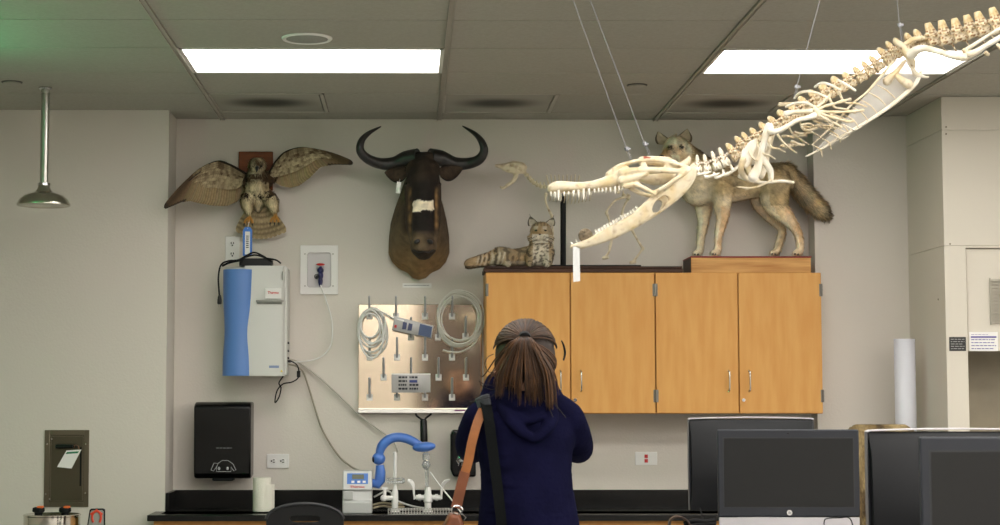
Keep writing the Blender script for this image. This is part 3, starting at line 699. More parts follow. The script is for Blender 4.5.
for r_ in range(4):
    for c_ in range(2):
        if r_ == 1 and c_ == 1: continue
        x0 = pp[0].x+(pp[1].x-pp[0].x)*(.18+.28*c_); zc = pp[0].z+(pp[3].z-pp[0].z)*(.2+.2*r_)
        rw = random.Random(r_*2+c_); xx = x0
        while xx < x0+.046: ww = rw.uniform(.006, .018); pr.box((xx, pp[0].y-.0095, zc-.0055), (xx+ww, pp[0].y-.0087, zc+.0055)); xx += ww+.003
pr.build('dark_print', PRINT, t); patch(pp, .46, .66, .34, .48, 'blue_label', mat('label_blue2', (52, 62, 120), .5), t)
patch(pp, 0, 1, 0, .07, 'top_seal', WHITE, t, .005)
# handle hanging beneath the board
q = P(423, 415.5, 9.99)
t = thing('hanging_rod', 'thick black handle hanging on a strap loop beneath the steel board', 'handle', q)
MB().tube(curvepx([(415.5, 413.5), (417, 416), (421, 419), (423.5, 421), (426, 418), (430, 415), (431.5, 413.5)], 9.99), .0055, 8).build('strap', BLACKM, t)
MB().tube([P(423.5, 418.5, 9.99), P(423.5, 421, 9.99), P(424, 440, 9.99), P(424, 452, 9.99)], [.012, .0195, .0205, .018], 16).build('grip', BLACK, t, bevel=.003)
# caption under the horned head
a, b = P(402.5, 283.2, YB), P(431.5, 287.6, YB)
t = thing('caption_label', 'narrow white caption strip on the wall under the horned head', 'label', V(((a.x+b.x)/2, YB, b.z)))
MB().box((a.x, YB-.0025, b.z), (b.x, YB-.0003, a.z)).build('strip', WHITEM, t)
x_ = MB(); scribble(x_, (a.x+.01, b.x-.01), YB-.0033, ((a.z+b.z)/2-.004, (a.z+b.z)/2+.004), 1); x_.build('caption_print', PRINT, t)

# ------------------------------------------------------------ towel dispenser
Yt = 9.86; a, b = P(194, 402, Yt), P(250.5, 479, Yt)
t = thing('towel_dispenser', 'black paper towel dispenser on the wall below the blue and grey unit', 'towel dispenser', V(((a.x+b.x)/2, YB, b.z)))
prof = []; h = a.z-b.z
for k in range(9): an = math.radians(90*k/8); prof.append((Yt+.07-.07*math.sin(an), a.z-.07*.55+.07*.55*math.cos(an)))
prof += [(Yt+.012, b.z+.03), (Yt+.03, b.z+.006), (Yt+.06, b.z), (YB-.03, b.z+.01), (YB-.03, a.z)]
def shell(x0, x1, grow=0): return [V((x0, y, z)) for y, z in prof]
MB().prism(shell(a.x, b.x), (b.x-a.x, 0, 0)).build('cover', mat('gloss_black', (6, 6, 6), .25, spec=.35), t, bevel=.010, seg=3, ang=30)
MB().box((a.x+.01, YB-.04, b.z+.012), (b.x-.004, YB-.002, a.z-.004)).build('back_plate', BLACKM, t, bevel=.004)
q = P(223, 479.5, Yt+.05); MB().box((q.x-.058, Yt+.035, b.z-.012), (q.x+.058, Yt+.14, b.z+.006)).build('outlet_lip', BLACKM, t, bevel=.006)
wt = mat('print_white', (170, 170, 172), .5)
q = P(223.5, 448, Yt+.005); e_ = MB(); scribble(e_, (q.x-.04, q.x+.045), q.y-.001, (q.z-.004, q.z+.004), 1); e_.build('brand_print', mat('print_dim', (140, 140, 142), .5), t)
e = MB(); hs_ = 1/YB
def pr2(pts): return [P(x, y, Yt+.004) for x, y in pts]
e.tube(pr2([(211, 470), (214, 463), (218, 463.5), (222, 460.5), (228, 460.5), (233, 464), (236, 470), (234, 471), (231, 467)]), .0016, 6)
e.tube(pr2([(211, 470), (213.5, 471), (216.5, 467), (218, 463.5)]), .0016, 6); e.tube(pr2([(216.5, 467), (216.5, 471.5), (231, 471.5), (231, 467)]), .0016, 6)
for x in (219, 227.5): e.sph(P(x, 468.5, Yt+.006), (.007, .003, .009))
e.build('hand_symbol', wt, t)
# second black dispenser, right behind the woman
Yt = 9.93; a, b = P(450.5, 430, Yt), P(476, 477, Yt)
t = thing('soap_dispenser', 'black dispenser on the wall mostly hidden behind the woman at left', 'dispenser', V(((a.x+b.x)/2, YB, b.z)))
MB().prism([V((a.x+.01, Yt, a.z)), V((b.x, Yt, a.z)), V((b.x, Yt, b.z)), V((a.x+.016, Yt, b.z)), V((a.x, Yt, b.z+.04)), V((a.x, Yt, a.z-.03))], (0, .14, 0)).build('housing', mat('gloss_black', (13, 13, 14)), t, bevel=.012, seg=3)
MB().prism([V((a.x+.03, Yt-.004, a.z-.03)), V((b.x-.01, Yt-.004, a.z-.03)), V((b.x-.01, Yt-.004, b.z+.03)), V((a.x+.04, Yt-.004, b.z+.03))], (0, .01, 0)).build('window_panel', mat('smoked', (36, 36, 38), .1), t, bevel=.004)
q = P(462, 459, Yt-.01); e = MB(); rn = random.Random(4)
for i in range(9): c_ = q+V((rn.uniform(-.03, .03), -.01, rn.uniform(-.03, .03))); e.tube([c_, c_+V((rn.uniform(-.02, .02), 0, rn.uniform(-.02, .02)))], .004, 6)
e.sph(q, (.028, .014, .03)); e.build('lever', CHROME, t)

# ------------------------------------------------------------ on the counter
Yk = 9.72; q = V((P(262, 500, Yk).x, Yk, ZC)); zr = P(262, 477.5, Yk).z
t = thing('paper_towel_roll', 'upright white paper towel roll on the black counter under the wall outlet', 'paper towel roll', q)
MB().lathe(q, [(.018, .001), (.046, .001), (.049, .004), (.049, zr-ZC-.002), (.046, zr-ZC), (.018, zr-ZC)], 36).build('roll', mat('paper_towel', (226, 222, 208), .9, bump=.4, bscale=120), t)
MB().lathe(q, [(.018, .0), (.0205, .0), (.0205, zr-ZC-.003), (.018, zr-ZC-.003)], 20).build('core', mat('card_core', (170, 140, 100), .8), t)
fl = MB(); zz = zr-ZC-.01
fl.prism([q+V((.028, -.046, .004)), q+V((.055, -.034, .004)), q+V((.068, -.012, .006)), q+V((.055, -.005, .004))], (0, 0, zz-.03)); fl.build('loose_sheet', mat('paper_towel', (226, 222, 208)), t)

# benchtop unit with blue arm
Yu = 9.55; a, b = P(342.5, 471, Yu), P(372, 511.5, Yu); zt = a.z; zb = ZC
SILV = mat('silver_plastic', (186, 186, 184), .35, .15)
t = thing('dosing_unit', 'grey benchtop dispensing unit with a blue display panel and jointed blue arm', 'lab instrument', V(((a.x+b.x)/2, Yu+.08, ZC)))
W0, W1 = a.x, b.x; hh = zt-zb
MB().prism([V((W0, Yu, zb)), V((W0, Yu, zb+hh*.28)), V((W0, Yu+.012, zb+hh*.31)), V((W0, Yu+.02, zb+hh*.53)), V((W0, Yu+.005, zb+hh*.56)), V((W0, Yu+.045, zt)), V((W0, Yu+.15, zt)), V((W0, Yu+.17, zb))], (W1-W0, 0, 0)).build('housing', SILV, t, bevel=.006, seg=3)
def slope(u, v, dy=.001):   # on the sloping display face
    return V((W0+(W1-W0)*u, Yu+.005+.04*v-dy, zb+hh*(.56+.44*v)))
MB().prism([slope(.15, .3), slope(.86, .3), slope(.86, .86), slope(.15, .86)], (0, .002, 0)).build('display_panel', mat('panel_blue', (62, 112, 190), .4), t)
MB().prism([slope(.32, .56, .003), slope(.72, .56, .003), slope(.72, .8, .003), slope(.32, .8, .003)], (0, .002, 0)).build('display', mat('lcd', (92, 96, 76), .3), t)
singles('button', WHITE, t, [lambda m, u=u: m.prism([slope(u, .36, .004), slope(u+.1, .36, .004), slope(u+.1, .47, .004), slope(u, .47, .004)], (0, .003, 0)) for u in (.3, .5, .68)])
MB().text('Thermo', slope(.5, .15, .003), .016, .0005, width=(W1-W0)*.5).build('lettering', mat('letter_red', (196, 60, 62)), t)
MB().box((W0+.006, Yu-.0, zb+hh*.33), (W0+(W1-W0)*.36, Yu+.02, zb+hh*.53)).build('hatch', SILV, t, bevel=.002)
BLU = mat('arm_blue', (70, 112, 188), .32)
Ya = 9.66
def pa(x, y, Y=Ya): return P(x, y, Y)
MB().tube([pa(370, 485), pa(373, 483), pa(377, 484), pa(380, 480), pa(380.5, 472), pa(379.8, 465)], [.02, .024, .028, .029, .027, .022], 18).build('lower_arm', BLU, t)
MB().sph(pa(378.7, 458.5), (.036, .034, .034)).build('elbow', BLU, t)
MB().sph(pa(373.5, 459.5)-V((0, .01, 0)), (.007, .02, .016)).build('joint_screw', BLACKM, t)
cv = spline([pa(379, 455), pa(382, 446), pa(389, 439.5), pa(397, 437.3), pa(406, 438.5), pa(414, 442), pa(421, 446)], 8)
MB().tube(cv, lerps([.020, .026, .026, .025, .025, .024, .020], len(cv)), 18).build('upper_arm', BLU, t)
MB().sph(pa(424, 446.8)-V((0, .02, 0)), (.063, .042, .027), Matrix.Rotation(math.radians(-5), 3, 'Y'), n=24, m=14).build('dispensing_head', BLU, t)
q = pa(426, 452); GL = mat('clear_plastic', (225, 228, 228), .1, trans=.75, spec=.4)
MB().lathe(V((q.x, q.y-.02, pa(426, 475).z)), [(.004, -.06), (.005, 0), (.008, .03), (.018, .04), (.024, .055), (.018, .07), (.012, .078), (.02, .082), (.02, .11), (.012, .118), (.012, .13)], 20).build('nozzle', GL, t)

# lab faucets
def faucetA():
    Y = 9.66; b0 = P(395, 512, Y); x = b0.x
    t = thing('lab_faucet', 'white single lab tap with a thin upright outlet beside the grey dispensing unit', 'faucet', V((x, Y, ZC)), 'white lab taps on the counter')
    z = lambda y: P(395, y, Y).z
    MB().lathe(V((x, Y, ZC)), [(.001, 0), (.026, 0), (.024, .012), (.017, .02), (.018, z(500)-ZC), (.017, z(492)-ZC), (.012, z(489)-ZC), (.008, z(486)-ZC), (.001, z(486)-ZC)], 22).build('body', WHITE, t)
    MB().cyl(V((x, Y, z(498))), V((x-.055, Y-.01, z(498))), .013).sph(V((x-.06, Y-.01, z(498))), .018).cyl(V((x-.055, Y-.01, z(498))), V((x-.055, Y-.01, z(489))), .009).cyl(V((x-.07, Y-.01, z(488.5))), V((x-.04, Y-.01, z(488.5))), .007).build('side_valve', WHITE, t)
    MB().tube(spline([V((x, Y, z(487))), V((x, Y, z(470))), V((x+.002, Y, z(457))), V((x-.004, Y-.005, z(452)))], 6), [.0075, .0095, .009, .0095, .008], 12).build('outlet', WHITE, t)
    MB().tube([V((x-.04, Y-.012, z(482))), V((x+.045, Y-.012, z(482)))], .0075, 10).tube([V((x-.04, Y-.012, z(478.5))), V((x+.045, Y-.012, z(478.5)))], .0045, 8).sph(V((x-.04, Y-.012, z(480.5))), (.008, .01, .014)).sph(V((x+.045, Y-.012, z(480.5))), (.008, .01, .014)).build('cross_handle', GL, t)
faucetA()
def faucetB():
    Y = 9.66; b0 = P(428, 512, Y); x = b0.x; z = lambda y: P(428, y, Y).z; X = lambda v: P(v, 500, Y).x
    t = thing('lab_faucet', 'white lab tap with two curved wing levers nearest the woman', 'faucet', V((x, Y, ZC)), 'white lab taps on the counter')
    MB().lathe(V((x, Y, ZC)), [(.001, 0), (.028, 0), (.026, .012), (.018, .018), (.018, .05), (.024, .058), (.024, .09), (.018, .1), (.018, z(489)-ZC), (.012, z(487)-ZC), (.001, z(487)-ZC)], 22).build('body', WHITE, t)
    MB().cyl(V((X(416), Y, z(497.5))), V((X(441), Y, z(497.5))), .0135).cyl(V((X(418), Y, z(497.5))), V((X(421), Y, z(497.5))), .0175).cyl(V((X(435), Y, z(497.5))), V((X(438), Y, z(497.5))), .0175).build('cross_body', WHITE, t)
    for sx, pts in ((1, [(415, 499), (414, 494), (413.5, 487), (411, 482), (407.5, 480)]), (-1, [(441, 499), (441.5, 494), (442, 487), (445, 482), (449.5, 479.5)])):
        c_ = spline([P(px, py, Y-.01*i/2) for i, (px, py) in enumerate(pts)], 6)
        MB().tube(c_, lerps([.010, .0065, .008, .014, .0145, .007], len(c_)), 12, flat=.5).build('wing_lever', WHITE, t)
    MB().tube([V((x, Y, z(488))), V((x-.004, Y-.002, z(462)))], .006, 10).build('riser', GL, t)
faucetB()
cable('tube', 'thin cord slanting from the dispensing nozzle down to the counter', 'tube', [(430, 472, 9.62), (438, 483, 9.60), (446, 493, 9.58), (455, 504, 9.56), (462, 514, 9.5)], 9.6, .004, TUBEW)
for i, (yy, x1, lb) in enumerate(((505, 392, 'beige cable, upper of the bundle behind the white taps'), (508, 391, 'beige cable, lower of the bundle behind the white taps'))):
    cable('cable', lb, 'cable', [(373, yy, 9.7), (382, yy-2, 9.72), (x1, yy-1, 9.74), (404, yy-1, 9.80)], 9.7, .006, mat('beige_cable', (176, 164, 136), .5))
cable('tube', 'clear tube running low along the counter between the white taps', 'tube', [(374, 497, 9.75), (388, 491, 9.78), (396, 500, 9.78), (412, 506, 9.78), (424, 508, 9.75)], 9.7, .005, TUBEW)
# cup sink grate
a, b = P(388, 511.5, 9.6), P(452, 511.5, 9.6); t = thing('sink_grate', 'narrow steel grate in the counter under the white taps', 'sink grate', V(((a.x+b.x)/2, 9.56, ZC)))
fr = MB(); x0, x1, y0, y1 = a.x, b.x, 9.475, 9.60
for zz in (ZC, ZC+.022): fr.box((x0, y0, zz), (x1, y0+.005, zz+.005)).box((x0, y1-.005, zz), (x1, y1, zz+.005)).box((x0, y0+.005, zz), (x0+.005, y1-.005, zz+.005)).box((x1-.005, y0+.005, zz), (x1, y1-.005, zz+.005))
fr.build('rim', STEEL, t, bevel=.001); mb = MB(); n = 22
MB().box((x0+.006, y0+.007, ZC), (x1-.006, y1-.007, ZC+.004)).build('tray', BLACKM, t)
for i in range(0, n+1): xx = x0+.003+(x1-x0-.006)*i/n; mb.box((xx-.0025, y0+.0005, ZC+.005), (xx+.0025, y0+.0045, ZC+.022)).box((xx-.002, y0+.005, ZC+.023), (xx+.002, y1-.005, ZC+.026))
mb.build('bars', STEEL, t)
# rolled chart standing on the counter near the hood
Yr = 9.62; xl, xr = P(894.5, 380, Yr).x, P(916, 380, Yr).x; R = (xr-xl)/2; q = V((xl+R, Yr, ZC)); zt = P(905, 339, Yr).z
t = thing('paper_roll', 'tall upright roll of white paper leaning by the fume hood', 'paper roll', q)
sp_ = []; n = 60
for i in range(n+1): a_ = i/n*4.6*math.pi; rr = R*(1-.03*i/n*4); sp_.append((rr*math.cos(a_+.4), rr*math.sin(a_+.4)))
vs = [q+V((x, y, .001)) for x, y in sp_]+[V((q.x+x, q.y+y, zt)) for x, y in sp_]; fs = [(i, i+1, n+2+i, n+1+i) for i in range(n)]
o = MB().add(vs, fs).build('sheet', mat('poster_paper', (214, 214, 222), .45), t, ang=60)
s_ = o.modifiers.new('thick', 'SOLIDIFY'); s_.thickness = .0012
# ------------------------------------------------------------ animals
FUR = colmat('fur', .85, .35, 220, var=.22, vscale=30)
FEATH = colmat('feathers', .8, .2, 200, var=.15, vscale=60)
EYE = mat('glass_eye', (24, 16, 10), .08, coat=.5); NOSE = mat('nose_leather', (26, 22, 20), .4)
def mixc(a, b, f): f = max(0, min(1, f)); return tuple(x*(1-f)+y*f for x, y in zip(a, b))
def nz(p, s, off=0): return mnoise.noise(V(p)*s+V((off, off, off)))
def topx(Y):
    """returns world -> pixel helper"""
    def g(p):
        d = p-V((0, 0, H)); k = d.dot(FWD); return CX+F*d.dot(RGT)/k, 262.5-F*d.dot(UPV)/k
    return g
pxo = topx(0)
class PX(MB):
    """blob builder in pixel units at a depth Y (depth offsets in metres)"""
    def __init__(s, Y): super().__init__(); s.Y = Y; s.S = Y/F
    def p(s, q): return P(q[0], q[1], s.Y+(q[2] if len(q) > 2 else 0))
    def e(s, q, rx, ry, rz, rot=0):
        return s.sph(s.p(q), (rx*s.S, ry*s.S, rz*s.S), Matrix.Rotation(math.radians(rot), 3, 'Y'))
    def ch(s, pts, rs, sp=3): return s.chain([s.p(q) for q in pts], [r*s.S for r in rs], sp=sp)

# ---- specimen board and coyote plinth on the cabinets
ztop = P(655, 272.3, YC).z
a, b = P(484, 266, 9.745), P(690, 272, 9.745)
t = thing('specimen_board', 'long dark stained board on top of the cabinets under bobcat and small skeleton', 'board', V(((a.x+b.x)/2, 9.86, ztop)))
zbd = a.z; xb0, xb1 = a.x, P(683, 270, 9.745).x
mb = MB().box((xb0, 9.745, ztop), (xb1, 10.0, ztop+(zbd-ztop)*.62)); mb.build('lower_board', DARKWOOD, t, bevel=.003)
MB().box((xb0+.004, 9.75, ztop+(zbd-ztop)*.66), (xb1-.004, 9.995, zbd)).box((xb0+.01, 9.756, ztop+.01), (xb1-.01, 9.99, zbd-.003)).build('upper_board', DARKWOOD, t, bevel=.003)
a, b = P(690.5, 256, 9.75), P(812, 272, 9.75); xp0, xp1 = a.x, b.x; zp = P(750, 256.2, 9.75).z
t = thing('display_plinth', 'pale wooden plinth with a thin red top under the coyote', 'plinth', V(((a.x+b.x)/2, 9.88, ztop)))
MB().box((xp0+.004, 9.754, ztop), (xp1-.004, 10.02, zp-.008)).build('box', PINE, t, bevel=.002)
MB().box((xp0, 9.75, zp-.008), (xp1, 10.025, zp)).build('red_top', mat('plinth_red', (132, 30, 26), .5), t, bevel=.002)
s_ = MB().box((xp0+.001, 9.756, ztop+.001), (xp0+.0045, 10.018, zp-.009)).build('end_panel', DARKWOOD, t)

# ---- coyote
Yc = 9.9
TAN, GREY, PALE, DARK, RUST = lin((196, 168, 122)), lin((150, 136, 108)), lin((226, 214, 188)), lin((60, 50, 42)), lin((184, 144, 96))
root = thing('coyote', 'grey-brown mounted coyote standing on the plinth behind the hanging skeleton', 'coyote', V((P(750, 256, Yc).x, Yc, zp)))
B = PX(Yc)
B.ch([(783, 178), (765, 180), (745, 184), (725, 186), (708, 186)], [15.5, 16.5, 15.5, 18, 19])     # trunk
B.ch([(720, 180), (700, 186), (697, 192)], [19, 19, 14])                       # chest
B.ch([(712, 180), (700, 170), (690, 160), (680, 150)], [18, 16, 13.5, 11.5])                # neck
B.e((676, 148, -.02), 13, 13, 12.5)                               # skull
B.ch([(672, 152, -.06), (666, 156, -.10), (662.5, 158, -.125)], [8, 5.6, 3.8])            # muzzle toward viewer-left
B.ch([(668, 160, -.05), (664.5, 161, -.10)], [4.5, 2.6])
zg = 254.2
def leg(pts, rs): B.ch(pts, rs, 3)
leg([(722, 190, -.07), (722, 205, -.075), (722, 220, -.075), (718.5, 235, -.075), (718, 247, -.075), (717, 251.5, -.08)], [12.5, 8.5, 5.6, 3.9, 3.4, 3.7])
B.ch([(717, 252, -.08), (713.5, 253, -.10)], [3.6, 3.2], 0)
leg([(706, 192, .06), (703.5, 207, .06), (703.5, 222, .06), (701, 237, .06), (700, 248, .06), (699.5, 251.5, .055)], [11, 8.5, 5.6, 4.1, 3.6, 3.8])
B.ch([(699, 252.2, .055), (695.5, 253.2, .03)], [3.4, 3.0], 0)
leg([(776, 182, -.06), (774, 196, -.065), (778, 208, -.07), (788, 219, -.07), (796, 229, -.07), (799.5, 239, -.07), (800, 248, -.07)], [15, 15, 11, 7.2, 4.6, 4.1, 3.8])
B.ch([(800, 251, -.07), (795.5, 253, -.09)], [3.6, 3.2], 0)
leg([(768, 184, .05), (762, 198, .06), (766, 210, .06), (775, 220, .06), (782, 229, .06), (780, 240, .06), (777.5, 249, .06)], [14, 12, 8, 6, 4.4, 4, 3.7])
B.ch([(777, 251.4, .06), (772.5, 253, .04)], [3.5, 3.1], 0)
def paint_coy(p, n):
    x, y = pxo(p); c = mixc(GREY, TAN, .45+nz(p, 9)*.7); c = mixc(c, DARK, max(0, nz(p, 45))*.5)
    c = mixc(c, DARK, max(0, (175-y)/30)*.5 if x > 695 else 0)
    if y > 190: c = mixc(c, PALE, max(0, min(1, (y-192)/8))*.55 if x < 770 and y < 212 else 0)
    if y > 206: c = mixc(RUST if (x > 710 and x < 760) or x > 785 else TAN, PALE, .25+.5*max(0, nz(p, 14)) + (.4 if n.x < -.3 else 0))
    c = mixc(c, PALE, .5*max(0, min(1, (716-x)/14))*max(0, min(1, (y-160)/14)))
    if x < 692 and y < 166:
        c = mixc(TAN, PALE, .6+nz(p, 16))
        if y > 155 and x < 680 and p.z < P(670, 157, Yc).z: c = mixc(c, PALE, .8)
        if x < 670 and 150 < y < 156: c = mixc(c, RUST, .6)
        if min(math.hypot(x-670, y-147.6), math.hypot(x-681.5, y-147.2)) < 2.6: c = mixc(c, DARK, .85)
    if y > 246: c = mixc(c, PALE, .3)
    return c
def dir_coy(p):
    x, y = pxo(p)
    if y > 215: return V((0, 0, -1))
    return V((.8, 0, -.55))
bright = lambda f, k: (lambda p, n: tuple(min(.9, u*k) for u in f(p, n)))
body = B.remesh('body', FUR, .0075, root, 3, bright(paint_coy, 1.3), (15000, .026, .0022, .22), furdir=dir_coy)
# tail
T = PX(Yc); T.ch([(786, 172, 0), (794, 181), (802, 191), (810, 200), (818, 208), (824, 213)], [6.5, 7.5, 8.2, 8.2, 7.5, 4])
def paint_tail(p, n):
    x, y = pxo(p); c = mixc(GREY, TAN, .5+nz(p, 16)*1.2); c = mixc(c, PALE, .15)
    return mixc(c, DARK, (x-820)/8)
T.remesh('tail', FUR, .007, root, 2, bright(paint_tail, 1.6), (6000, .05, .0028, .3), furdir=lambda p: V((.75, 0, -.7)))
for (bx, by, tx, ty, dy, w) in ((665, 144, 658, 131, -.02, 8), (683, 142, 687.5, 128.5, -.02, 8.5)):
    E = MB(); base = P(bx, by, Yc-.015); tip = P(tx, ty, Yc-.005); s = Yc/F; side = V((1, 0, 0)); N = 8; vs = []; 
    for i in range(N+1):
        f = i/N; hw = w*s*(1-f)**.8*(1+.35*math.sin(math.pi*f)); c_ = base.lerp(tip, f)
        for k in range(7):
            a_ = math.pi*(k/6); vs.append(c_+V((-hw*math.cos(a_), .5*hw*math.sin(a_)+.004, 0)))
        for k in range(7):
            a_ = math.pi*(1-k/6); vs.append(c_+V((-hw*.8*math.cos(a_), .38*hw*math.sin(a_)-.001, 0)))
    fs = []
    for i in range(N):
        for k in range(14): k2 = (k+1) % 14; fs.append((i*14+k, i*14+k2, (i+1)*14+k2, (i+1)*14+k))
    cs = [mixc(RUST, GREY, .5) if (i % 14) < 7 else mixc(PALE, GREY, .55) for i in range(len(vs))]
    cs = [mixc(c, DARK, .75) if (i % 14) in (0, 6, 7, 13) else c for i, c in enumerate(cs)]
    E.add(vs, fs, cs); E.build('ear', FUR, root, ang=180)
MB().sph(P(661.5, 157, Yc-.15), (.016, .012, .012)).build('nose', NOSE, root)
for q in ((670, 147.6, -.094), (681.5, 147.2, -.090)): MB().sph(P(q[0], q[1], Yc+q[2]), (.013, .007, .007)).build('eye', EYE, root)
cl = MB()
for (x, y, dy) in ((713, 254, -.115), (715.5, 254.3, -.112), (695, 254.3, .02), (698, 254.4, .02), (795, 254, -.105), (798, 254.3, -.10), (772, 254, .03), (775, 254.3, .03)): cl.sph(P(x, y, Yc+dy), (.005, .010, .005))
cl.build('claws', NOSE, root)

# ---- bobcat
Yb = 9.84
root = thing('bobcat', 'spotted mounted bobcat lying on the dark board with its head raised', 'bobcat', V((P(520, 266, Yb).x, Yb, zbd)))
B = PX(Yb)
B.ch([(500, 258), (512, 258), (525, 257), (537, 254)], [8.5, 9, 10, 11.5])
B.ch([(541, 257, -.02), (541, 247, -.015), (540.5, 240, -.01)], [12, 12.5, 9.5])
B.e((541, 231.5, -.03), 11, 11, 10)
B.e((537, 236.5, -.075), 4.6, 4.5, 3.6); B.e((542.5, 236.5, -.075), 4.6, 4.5, 3.6)
B.e((540, 239.5, -.06), 4, 4, 2.6); B.e((531.5, 238, -.03), 4, 6, 4.5); B.e((550, 238, -.03), 4, 6, 4.5)
B.ch([(533, 252, -.05), (531, 260, -.07), (530.5, 263, -.09)], [6, 5.2, 4.2]); B.ch([(549, 252, -.05), (548, 260, -.07), (547, 263, -.09)], [6, 5.2, 4.2])
B.ch([(508, 257, -.03), (500, 256, -.06), (494, 259, -.07)], [9, 9.5, 6.5])
B.ch([(496, 256.5, -.05), (486, 260, -.06), (477, 262, -.07), (469.5, 264, -.075)], [7.5, 7, 6, 5.4])
B.ch([(505, 262, -.07), (508, 263.5, -.09)], [4, 3.6], 0)
BG, BW, BK, BO = lin((154, 140, 114)), lin((212, 204, 186)), lin((44, 37, 30)), lin((164, 136, 98))
def paint_cat(p, n):
    x, y = pxo(p); c = mixc(BG, BO, .4+nz(p, 14))
    if y < 243 and x > 526:
        dx = x-540.3
        if y > 234 and abs(dx) < 8: c = mixc(c, BW, .8)
        if abs(abs(dx)-4.5) < 2.2 and 226 < y < 229.5: c = mixc(c, BW, .5)
        if abs(dx) > 3 and (abs((y-235)-abs(dx)*.35) < .8 or abs((y-239)-abs(dx)*.3) < .7): c = mixc(c, BK, .6)
        if y < 226 and math.sin(dx*1.9) > .5: c = mixc(c, BK, .55)
        return c
    if x > 526:
        if abs(x-541) < 8 and y > 244: c = mixc(c, BW, .65)
        s = nz(V((p.x*60, p.y*30, p.z*95)), 1)
        if s > .08: c = mixc(c, BK, min(.8, (s-.08)*7))
        return c
    if x < 506 and y > 252 or x < 500:
        s = math.sin(x*1.35+(y-260)*.35+5*nz(p, 14))
        if s > .3 and x > 479 and x < 502 and nz(p, 45) > -.16: c = mixc(c, BK, .8)
        elif s < -.5: c = mixc(c, BW, .4)
        if x < 477: c = mixc(BO, BG, .3)
        if y > 265.5: c = mixc(c, BK, .8)
        return c
    k = mnoise.cell(V((p.x*45, p.y*20, p.z*45))); q = nz(p, 42, 3)
    if q > .12: c = mixc(c, BK, .6)
    if y > 261: c = mixc(c, BW, .3)
    return c
B.remesh('body', FUR, .0045, root, 2, paint_cat, (9000, .014, .0016, .2), furdir=lambda p: V((-.6, 0, -.6)))
for (bx, by, tx, ty, lean) in ((534.3, 226, 530.3, 216, -1), (548.5, 226, 553.3, 217, 1)):
    E = MB(); base = P(bx, by, Yb-.03); tip = P(tx, ty, Yb-.025); s = Yb/F; N = 8; vs = []; w = 5.2
    for i in range(N+1):
        f = i/N; hw = 1.15*w*s*(1-f)**.75*(1+.25*math.sin(math.pi*f)); c_ = base.lerp(tip, f)
        for k in range(7): a_ = math.pi*(k/6); vs.append(c_+V((-hw*math.cos(a_), .5*hw*math.sin(a_)+.004, 0)))
        for k in range(7): a_ = math.pi*(1-k/6); vs.append(c_+V((-hw*.8*math.cos(a_), .38*hw*math.sin(a_)-.001, 0)))
    fs = []
    for i in range(N):
        for k in range(14): k2 = (k+1) % 14; fs.append((i*14+k, i*14+k2, (i+1)*14+k2, (i+1)*14+k))
    cs = [mixc(BG, BK, .4) if (i % 14) < 7 else mixc(BW, BG, .4) for i in range(len(vs))]
    cs = [mixc(c, BK, .8) if (i % 14) in (0, 6, 7, 13) or i > 14*6 else c for i, c in enumerate(cs)]
    E.add(vs, fs, cs); E.tube([tip, tip+V((lean*.004, 0, .012))], [.0015, .0004], 5); E.c[-10:] = [BK]*10
    E.build('ear', FUR, root, ang=180)
for x in (536, 545.3): MB().sph(P(x, 230.4, Yb-.086), (.0085, .005, .0042), Matrix.Rotation(.25*(1 if x > 540 else -1), 3, 'Y')).build('eye', EYE, root)
MB().sph(P(539.8, 234.3, Yb-.098), (.007, .005, .004)).build('nose', mat('nose_brown', (70, 40, 34), .5), root)
wk = MB()
for sx in (-1, 1):
    for k in range(4): q = P(539.8+sx*4, 236+k*.6, Yb-.10); wk.tube(spline([q, q+V((sx*.03, -.01, .004-.006*k)), q+V((sx*.058, 0, -.004-.012*k))], 4), [.0006]*9, 4)
wk.build('whiskers', mat('whisker', (225, 222, 214), .5), root)

# ---- wildebeest head
root = thing('antelope_mount', 'dark brown horned antelope head with a white muzzle patch mounted on the wall', 'mounted animal head', V((P(420, 280, YB).x, YB, P(420, 280, YB).z)))
Yw = 9.72
B = MB(); w_ = YB/F
# shoulder/neck loft from the wall to the jaw
def ringpx(cx, cy, rx, ry, Y, n=24): return [P(cx+rx*math.cos(2*math.pi*k/n), cy+ry*math.sin(2*math.pi*k/n)*(1 if math.sin(2*math.pi*k/n) > 0 else 1), Y) for k in range(n)]
outl = [(424, 160), (412, 168), (405, 180), (400, 195), (395.5, 207), (391, 222), (389, 238), (388.5, 254), (392, 262), (399, 269), (408, 273), (412, 278), (419, 280), (426, 278), (431, 273), (440, 269), (446, 262), (449.5, 253), (449, 236), (446.5, 220), (443, 205), (438, 190), (434, 176), (432, 166)]
cen = (421, 225)
lay = [(YB-.002, 1.0, 0, 0), (YB-.06, 1.0, 0, 0), (YB-.14, .93, 0, -3), (YB-.22, .78, 0, -8), (YB-.30, .58, .5, -14), (YB-.36, .35, 1, -22)]
vs = []; n = len(outl)
for (Y, k, dx, dy) in lay: vs += [P(cen[0]+(x-cen[0])*k+dx, cen[1]+(y-cen[1])*k+dy, Y) for x, y in outl]
fs = [(i*n+k, i*n+(k+1) % n, (i+1)*n+(k+1) % n, (i+1)*n+k) for i in range(len(lay)-1) for k in range(n)]
fs += [tuple(range(n-1, -1, -1)), tuple((len(lay)-1)*n+k for k in range(n))]
B.add(vs, fs)
hd = PX(9.75); 
hd.e((423, 171, .02), 18, 22, 15); hd.e((423, 182, -.02), 17.5, 22, 20)
hd.ch([(423, 185, -.03), (422.5, 205, -.07), (422.5, 222, -.12), (423, 236, -.16)], [16.5, 12.5, 11, 11])
hd.e((423.5, 246, -.17), 13.5, 14, 12.5); hd.e((423.5, 252, -.15), 9.5, 12, 8)
